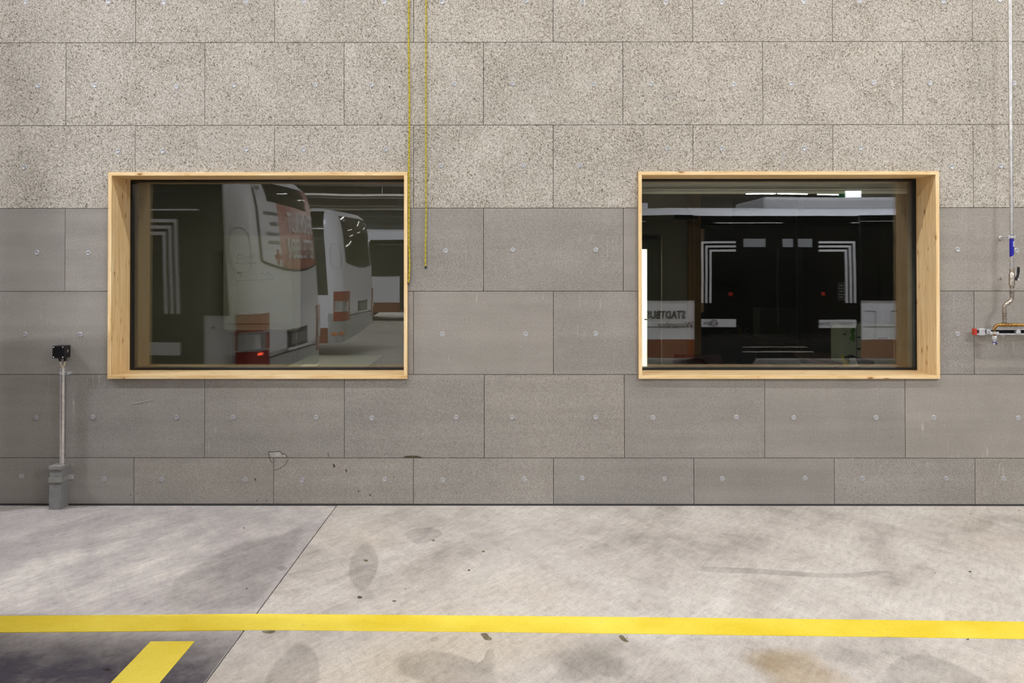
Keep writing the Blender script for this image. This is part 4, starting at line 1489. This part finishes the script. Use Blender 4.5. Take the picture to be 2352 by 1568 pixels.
for (xa, xb_) in ((3.52, 3.86), (4.12, 4.28), (4.36, 4.58)):  # grey panels paint the lit hall glimpsed through the far-side windows
    patch('lit_vent_patch', door3, tA(xa), tA(xb_), 1.97, 2.10, 'gate_grey', 0.016, 1, 1)
patch('step_edge', B3, tA(3.5), tA(4.6), 0.345, 0.36, 'steel', 0.02, 1, 1)
patch('step_edge', B3, tA(3.5), tA(4.5), 0.42, 0.43, 'steel', 0.02, 1, 1)
for X in (3.32, 4.75):
    MB().tube([bus_surf(tA(X), 1.24, 0.012), bus_surf(tA(X), 1.24, 0.03)], [0.035, 0.02], 'lens_red', 12).build('door_button', door3, True)
for (x0_, x1_, z0_, z1_) in ((5.1, 5.2, 1.15, 1.42),):
    mb = MB()
    for j in range(3):
        za = z0_ + j * 0.09
        tt = tA(x0_)
        for (a0, a1, c0, c1) in ((0, 0.09, 0, 0.006), (0, 0.09, 0.078, 0.084), (0, 0.006, 0, 0.084), (0.084, 0.09, 0, 0.084), (0.03, 0.06, 0.03, 0.055)):
            mb.add([bus_surf(tt - 0.12 + a0, za + c0, 0.017), bus_surf(tt - 0.12 + a1, za + c0, 0.017), bus_surf(tt - 0.12 + a1, za + c1, 0.017), bus_surf(tt - 0.12 + a0, za + c1, 0.017)], [(0, 1, 2, 3)], 'grey_sheet')
    mb.build('door_pictograms', door3)
pod = MB().bbox(-XA + 3.9, -XA + 11.4, -2.2, -0.30, 2.55, 2.77, 'bus_roof', 0.05)
pod.build('roof_pod', B3)
MB().bbox(-XA + 2.0, -XA + 2.10, -0.52, -0.45, 2.58, 2.69, 'bus_white', 0.02).build('roof_fin', B3)

ZL[:] = ZL_SAVE
# far bus
B4 = bus('distant white and red city bus end, mirrored small beside the left window frame', (-1.9, -20.6, 0), math.radians(1.0), 12.0)
rear_common(B4, [(0.0, 0.9999, 'bus_glass', 2.60)])
side_windows(B4, [(-11.2, -8.2), (-8.18, -5.1), (-5.08, -0.2)], 1.33, 2.42)
patch('door', B4, -1.28, -0.2, 0.30, 1.32, 'bus_glass', 0.012, 3, 14, 0.03)

# ------------------------------------------------------------------ office behind the windows
OX0, OX1, OY0, OY1, OZ = -5.4, 5.8, 0.20, 4.2, 2.75
struct(MB().box(OX0, OX1, OY0, OY1 + 2.4, -0.2, 0.002, 'office_floor').build('floor'), 'dark office floor behind the windows')
struct(MB().box(OX0, OX1, OY0, OY1 + 2.4, OZ, OZ + 0.15, 'office_ceiling').build('ceiling'), 'pale office ceiling behind the windows')
struct(MB().box(OX0 - 0.15, OX0, OY0, OY1 + 2.4, 0, OZ, 'office_wall').build('wall_left'), 'left office wall behind the window')
struct(MB().box(OX1, OX1 + 0.15, OY0, OY1 + 2.4, 0, OZ, 'office_wall').build('wall_right'), 'right office wall behind the window')
DX0, DX1, DZ = 0.79, 1.69, 2.06
WX0 = 2.11
bw = empty('wall_back')
struct(bw, 'olive back wall of the office with a door')
MB().box(OX0, DX0, OY1, OY1 + 0.12, 0, OZ, 'office_wall').build('wall_field', bw)
MB().box(DX0, DX1, OY1, OY1 + 0.12, DZ, OZ, 'office_wall').build('wall_field', bw)
MB().box(DX1, 1.98, OY1, OY1 + 0.12, 0, OZ, 'office_wall').build('wall_field', bw)
MB().box(1.98, WX0, OY1 - 0.16, OY1 + 0.12, 0, OZ, 'wood_amber').build('wood_post', bw)
MB().box(WX0, OX1, OY1, OY1 + 0.12, 0, 0.10, 'office_wall').build('wall_field', bw)
w3 = empty('window_3', (WX0, OY1, 0.1))
struct(w3, 'dark night window at the back of the office')
MB().box(WX0, OX1, OY1 + 0.04, OY1 + 0.06, 0.10, OZ, 'pane').build('pane', w3)
MB().box(WX0, OX1, OY1 + 1.2, OY1 + 1.25, 0.0, OZ, 'outside_dark').build('night_backing', w3)  # black sheet painted as the night darkness outside
for xx in (3.3, 4.5):
    MB().box(xx - 0.03, xx + 0.03, OY1 + 0.02, OY1 + 0.10, 0.1, OZ, 'black_frame').build('mullion', w3)
struct(MB().box(WX0 - 0.1, WX0, OY1 + 0.12, OY1 + 2.4, 0, OZ, 'corridor_white').build('wall_corridor'), 'corridor side wall behind the office door')
struct(MB().box(-0.6, WX0, OY1 + 2.3, OY1 + 2.4, 0, OZ, 'corridor_white').build('wall_corridor'), 'corridor end wall behind the office door')
struct(MB().box(-0.7, -0.6, OY1 + 0.12, OY1 + 2.4, 0, OZ, 'corridor_white').build('wall_corridor'), 'left corridor wall behind the office door')
# office door with a lit glazed strip
dr = empty('door_4', (DX0, OY1, 0))
struct(dr, 'green office door with a bright glazed panel')
VX0, VX1, VZ0, VZ1 = 0.93, 1.535, 0.42, 1.89
slab_with_holes('door_leaf', dr, DX0 - 0.02, DX1 + 0.02, 0.003, DZ + 0.02, OY1 + 0.121, OY1 + 0.165, [(VX0, VX1, VZ0, VZ1)], 'door_green')
MB().box(VX0, VX1, OY1 + 0.14, OY1 + 0.146, VZ0, VZ1, 'pane').build('glazing', dr)
MB().tube([(1.60, OY1 + 0.125, 1.07), (1.60, OY1 + 0.07, 1.07), (1.49, OY1 + 0.07, 1.07)], 0.010, 'steel', 8).build('door_handle', dr)
MB().bbox(1.40, 1.64, OY1 + 0.06, OY1 + 0.12, 2.0, 2.045, 'black_plastic', 0.004).build('door_closer', dr)
cl = empty('corridor_lamp', (1.1, OY1 + 1.2, OZ - 0.06))
MB().bbox(0.7, 1.5, OY1 + 0.9, OY1 + 1.5, OZ - 0.055, OZ - 0.042, 'tube', 0.002).build('diffuser', cl)
MB().bbox(0.66, 1.54, OY1 + 0.86, OY1 + 1.54, OZ - 0.04, OZ - 0.001, 'bus_white', 0.004).build('housing', cl)
tag(cl, 'flat ceiling lamp lighting the corridor behind the office door', 'lamp')
ld = bpy.data.lights.new('corridor_light', 'AREA')
ld.shape = 'RECTANGLE'; ld.size, ld.size_y, ld.energy = 0.8, 0.6, 170.0
ld.color = (1.0, 1.0, 0.93)
lo = bpy.data.objects.new('corridor_light', ld)
COL.objects.link(lo)
lo.location = (0, 0, -0.002)
lo.parent = cl

struct(MB().box(0.2, 0.3, OY0, OY1, 0, OZ, 'office_wall').build('wall_partition'), 'partition wall between the two offices')
ol = empty('office_fill_lamp', (-2.6, 2.2, OZ - 0.045))  # unseen lamp, added to lift the brightness of the left office
MB().bbox(-3.25, -1.95, 2.1, 2.3, OZ - 0.04, OZ - 0.001, 'bus_white', 0.004).build('housing', ol)
MB().bbox(-3.2, -2.0, 2.13, 2.27, OZ - 0.05, OZ - 0.0415, 'paper', 0.002).build('diffuser', ol)
tag(ol, 'unseen ceiling lamp added to brighten the left office', 'lamp')
ld = bpy.data.lights.new('office_fill_light', 'AREA')
ld.shape = 'RECTANGLE'; ld.size, ld.size_y, ld.energy = 1.2, 0.12, 9.0
ld.color = (1.0, 0.97, 0.78)
lo = bpy.data.objects.new('office_fill_light', ld)
COL.objects.link(lo)
lo.location = (0, 0, -0.01)
lo.parent = ol

# roller blind cassette over the right window
rb = empty('roller_blind', (2.1, 0.5, 2.3))
za, zb_ = at(1700, 445, 0.5).z, at(1700, 405, 0.5).z
zm = at(1700, 433, 0.5).z
MB().bbox(0.55, 3.35, 0.50, 0.62, zm, OZ - 0.001, 'office_ceiling', 0.006).build('cassette', rb)
MB().bbox(0.56, 3.34, 0.49, 0.52, zm - 0.017, zm - 0.001, 'paper', 0.003).build('bottom_rail', rb)
MB().bbox(0.56, 3.34, 0.485, 0.515, za, zm - 0.019, 'paper', 0.003).build('bottom_rail', rb)
tag(rb, 'pale roller blind cassette inside the top of the right window', 'blind')
bl = MB().bbox(1.80, 2.06, OY1 - 0.25, OY1 - 0.165, 2.225, 2.28, 'black_plastic', 0.008)
tag(bl.build('wall_speaker'), 'flat black bar fixed high on the amber post, right window', 'speaker')

# flip chart
fc = empty('flip_chart', (-2.85, 3.8, 0))
fx0, fx1 = at(513, 650, 3.8).x, at(690, 650, 3.8).x
fz0, fz1 = at(600, 757, 3.8).z, at(600, 540, 3.8).z


def round_rect(x0, x1, z0, z1, r, y, n=5):
    pts = []
    for (cx_, cz_, a0) in ((x1 - r, z1 - r, 0), (x0 + r, z1 - r, 90), (x0 + r, z0 + r, 180), (x1 - r, z0 + r, 270)):
        for i in range(n + 1):
            a = math.radians(a0 + 90 * i / n)
            pts.append((cx_ + r * math.cos(a), y, cz_ + r * math.sin(a)))
    return pts


MB().prism(round_rect(fx0, fx1, fz0, fz1, 0.04, 3.80), (0, 0.02, 0), 'whiteboard').build('board', fc)
sheet = MB().box(fx0 + 0.05, fx1 - 0.09, 3.790, 3.798, fz0 + 0.07, fz1 - 0.02, 'chart_paper').build('paper_sheet', fc)


def scribble(pix, y, r=0.0022):
    pts = [at(px, py, y) for px, py in pix]
    MB().tube(pts, r, 'ink', 5).build('handwriting', sheet)


scribble([(548, 584), (545, 596), (558, 593), (556, 585), (546, 583)], 3.788)
scribble([(561, 594), (564, 588), (567, 594), (571, 586), (572, 594), (577, 584), (578, 594), (583, 583), (584, 593)], 3.788)
scribble([(541, 604), (552, 603), (556, 607), (562, 602), (566, 607), (572, 603), (578, 607), (584, 603), (590, 607)], 3.788)
scribble([(547, 624), (548, 630), (553, 628), (554, 634), (549, 637)], 3.788)
scribble([(598, 631), (604, 626), (610, 633), (616, 625), (622, 631)], 3.788)
scribble([(543, 645), (585, 643), (630, 641)], 3.788, 0.0015)
for sx in (fx0 + 0.08, fx1 - 0.08):
    MB().tube([(sx, 3.83, fz0 + 0.5), (sx + (0.05 if sx > -2.8 else -0.05), 3.9, 0.0)], 0.012, 'steel', 8).build('leg', fc)
MB().box(fx0 + 0.02, fx1 - 0.02, 3.76, 3.83, fz0 - 0.02, fz0, 'steel').build('pen_tray', fc)
tag(fc, 'white flip chart with handwriting standing behind the left window', 'flip chart')

# table with papers, left office
tb_ = empty('office_table', (-1.8, 2.6, 0))
MB().bbox(-2.2, -1.43, 1.75, 3.40, 0.715, 0.74, 'table_top', 0.003).build('table_top', tb_)
for sx in (-2.15, -1.47):
    for sy in (1.85, 3.32):
        MB().box(sx - 0.02, sx + 0.02, sy - 0.02, sy + 0.02, 0.0, 0.715, 'bus_white').build('leg', tb_)
tag(tb_, 'pale green office table behind the lower edge of the left window', 'table')
p_ = MB()
p_.bbox(-2.02, -1.86, 2.0, 2.2, 0.741, 0.772, 'paper', 0.008)
tag(p_.build('paper_stack'), 'small stack of white paper lying on the pale office table', 'paper')


def chair(name, loc, yaw, m, zt, label, w=0.43):
    c = empty(name, loc, True)
    c.rotation_euler = (0, 0, yaw)
    pts = []
    n = 8
    vs, fs = [], []
    for j in range(9):
        z = 0.50 + (zt - 0.50) * j / 8
        half = w / 2 * (1.0 if j < 7 else (0.97 if j == 7 else 0.90))
        for k in range(2):
            for i in range(n + 1):
                u = -1 + 2 * i / n
                vs.append((half * u, 0.20 - 0.05 * u * u + 0.08 * (j / 8) + (0.035 if k else 0.0), z))
    st = 2 * (n + 1)
    for j in range(8):
        for i in range(n):
            fs += [(j * st + i, j * st + i + 1, (j + 1) * st + i + 1, (j + 1) * st + i),
                   (j * st + n + 1 + i, (j + 1) * st + n + 1 + i, (j + 1) * st + n + 2 + i, j * st + n + 2 + i)]
        fs += [(j * st, (j + 1) * st, (j + 1) * st + n + 1, j * st + n + 1), (j * st + n, j * st + 2 * n + 1, (j + 1) * st + 2 * n + 1, (j + 1) * st + n)]
    for i in range(n):
        fs += [(8 * st + i, 8 * st + i + 1, 8 * st + n + 2 + i, 8 * st + n + 1 + i), (i, n + 1 + i, n + 2 + i, i + 1)]
    MB().add(vs, fs, m).build('backrest', c, True)
    MB().bbox(-w / 2, w / 2, -0.24, 0.21, 0.43, 0.48, m, 0.02).build('seat', c)
    for sx in (-1, 1):
        for sy in (-0.20, 0.20):
            MB().tube([(sx * (w / 2 - 0.03), sy * 0.9, 0.44), (sx * (w / 2), sy * 1.1, 0.0)], 0.011, 'steel', 8).build('leg', c)
    return tag(c, label, 'chair')


chair('office_chair', (-2.02, 1.05, 0), math.radians(62), 'chair_navy', 1.00, 'dark navy office chair seen side-on at the bottom of the left window', 0.40)
chair('office_chair', (1.55, 1.55, 0), math.radians(178), 'chair_red', 0.95, 'dark red office chair at the bottom of the right window')

# desk with carton and clutter, right office
dk = empty('office_desk', (4.0, 2.6, 0))
MB().bbox(3.05, 5.2, 1.95, 3.65, 0.71, 0.74, 'desk_brown', 0.003).build('desk_top', dk)
for sx in (3.12, 5.1):
    for sy in (2.05, 3.55):
        MB().box(sx - 0.025, sx + 0.025, sy - 0.025, sy + 0.025, 0.0, 0.71, 'black_frame').build('leg', dk)
tag(dk, 'brown office desk behind the right edge of the right window', 'desk')
ct = empty('carton', (3.45, 2.7, 0.741))
cx0, cx1 = at(1936, 790, 2.5).x, at(2055, 790, 2.5).x
ctop = at(1950, 745, 2.5).z
MB().bbox(cx0, cx1, 2.5, 2.85, 0.741, ctop, 'carton', 0.003).build('carton_body', ct)
gp = [(1955, 756), (1962, 752), (1964, 760), (1960, 764), (1964, 772), (1964, 784), (1956, 784), (1951, 778), (1957, 768), (1954, 763)]
MB().prism([(at(px, py, 2.497).x, 2.497, at(px, py, 2.497).z) for px, py in gp], (0, 0.002, 0), 'green_print').build('green_print', ct)
for (xa, ya, xb_, yb_) in ((1937, 766, 1944, 769), (1968, 773, 1977, 776), (1969, 799, 1977, 803), (2017, 775, 2038, 777), (1942, 759, 1944, 763)):
    a_, b_ = at(xa, yb_, 2.496), at(xb_, ya, 2.496)
    MB().box(a_.x, b_.x, 2.496, 2.499, a_.z, b_.z, 'ink').build('carton_print', ct)
a_, b_ = at(1967.0, 835, 2.496), at(1967.6, 750, 2.496)
MB().box(a_.x, b_.x + 0.003, 2.4965, 2.499, 0.75, ctop - 0.01, 'grey_sheet').build('carton_seam', ct)
tag(ct, 'pale carton with green print on the desk in the right window', 'box')
yb2 = 2.15
q = at(1943, 842, yb2)
yl = MB()
yl.tube([(q.x, yb2, 0.741), (q.x, yb2, 0.80), (q.x - 0.02, yb2, 0.825), (q.x - 0.03, yb2, 0.845), (q.x - 0.03, yb2, 0.862)], [0.032, 0.030, 0.016, 0.012, 0.018], 'yellow_plastic', 10)
tag(yl.build('spray_bottle', smooth=True), 'yellow spray bottle on the desk in the right window', 'bottle')
q = at(1962, 845, yb2)
tag(MB().prism([(q.x - 0.04, yb2, 0.741), (q.x + 0.05, yb2, 0.741), (q.x + 0.03, yb2 + 0.05, 0.83), (q.x - 0.02, yb2 + 0.05, 0.83)], (0, 0.012, 0), 'paper').build('folded_card'), 'folded white card standing on the desk in the right window', 'card')
q = at(1968, 835, 2.35)
mb = MB()
mb.tube([(q.x - 0.12, 2.35, 0.80), (q.x - 0.07, 2.35, 0.80), (q.x + 0.0, 2.35, 0.785), (q.x + 0.1, 2.35, 0.775), (q.x + 0.16, 2.35, 0.765)], [0.02, 0.05, 0.04, 0.03, 0.015], 'black_rubber', 10)
tag(mb.build('pouch', smooth=True), 'limp black pouch lying before the carton in the right window', 'pouch')
q = at(1918, 843, 2.05)
MBc = MB()
MBc.tube([(q.x - 0.04 + 0.01 * i, 2.05, 0.745 + 0.035 * math.sin(i / 9 * math.pi)) for i in range(10)], 0.003, 'paper', 6)
tag(MBc.build('cable', smooth=True), 'thin white cable loop on the desk in the right window', 'cable')
for o in bpy.data.objects:
    if '_local' in o:
        del o['_local']
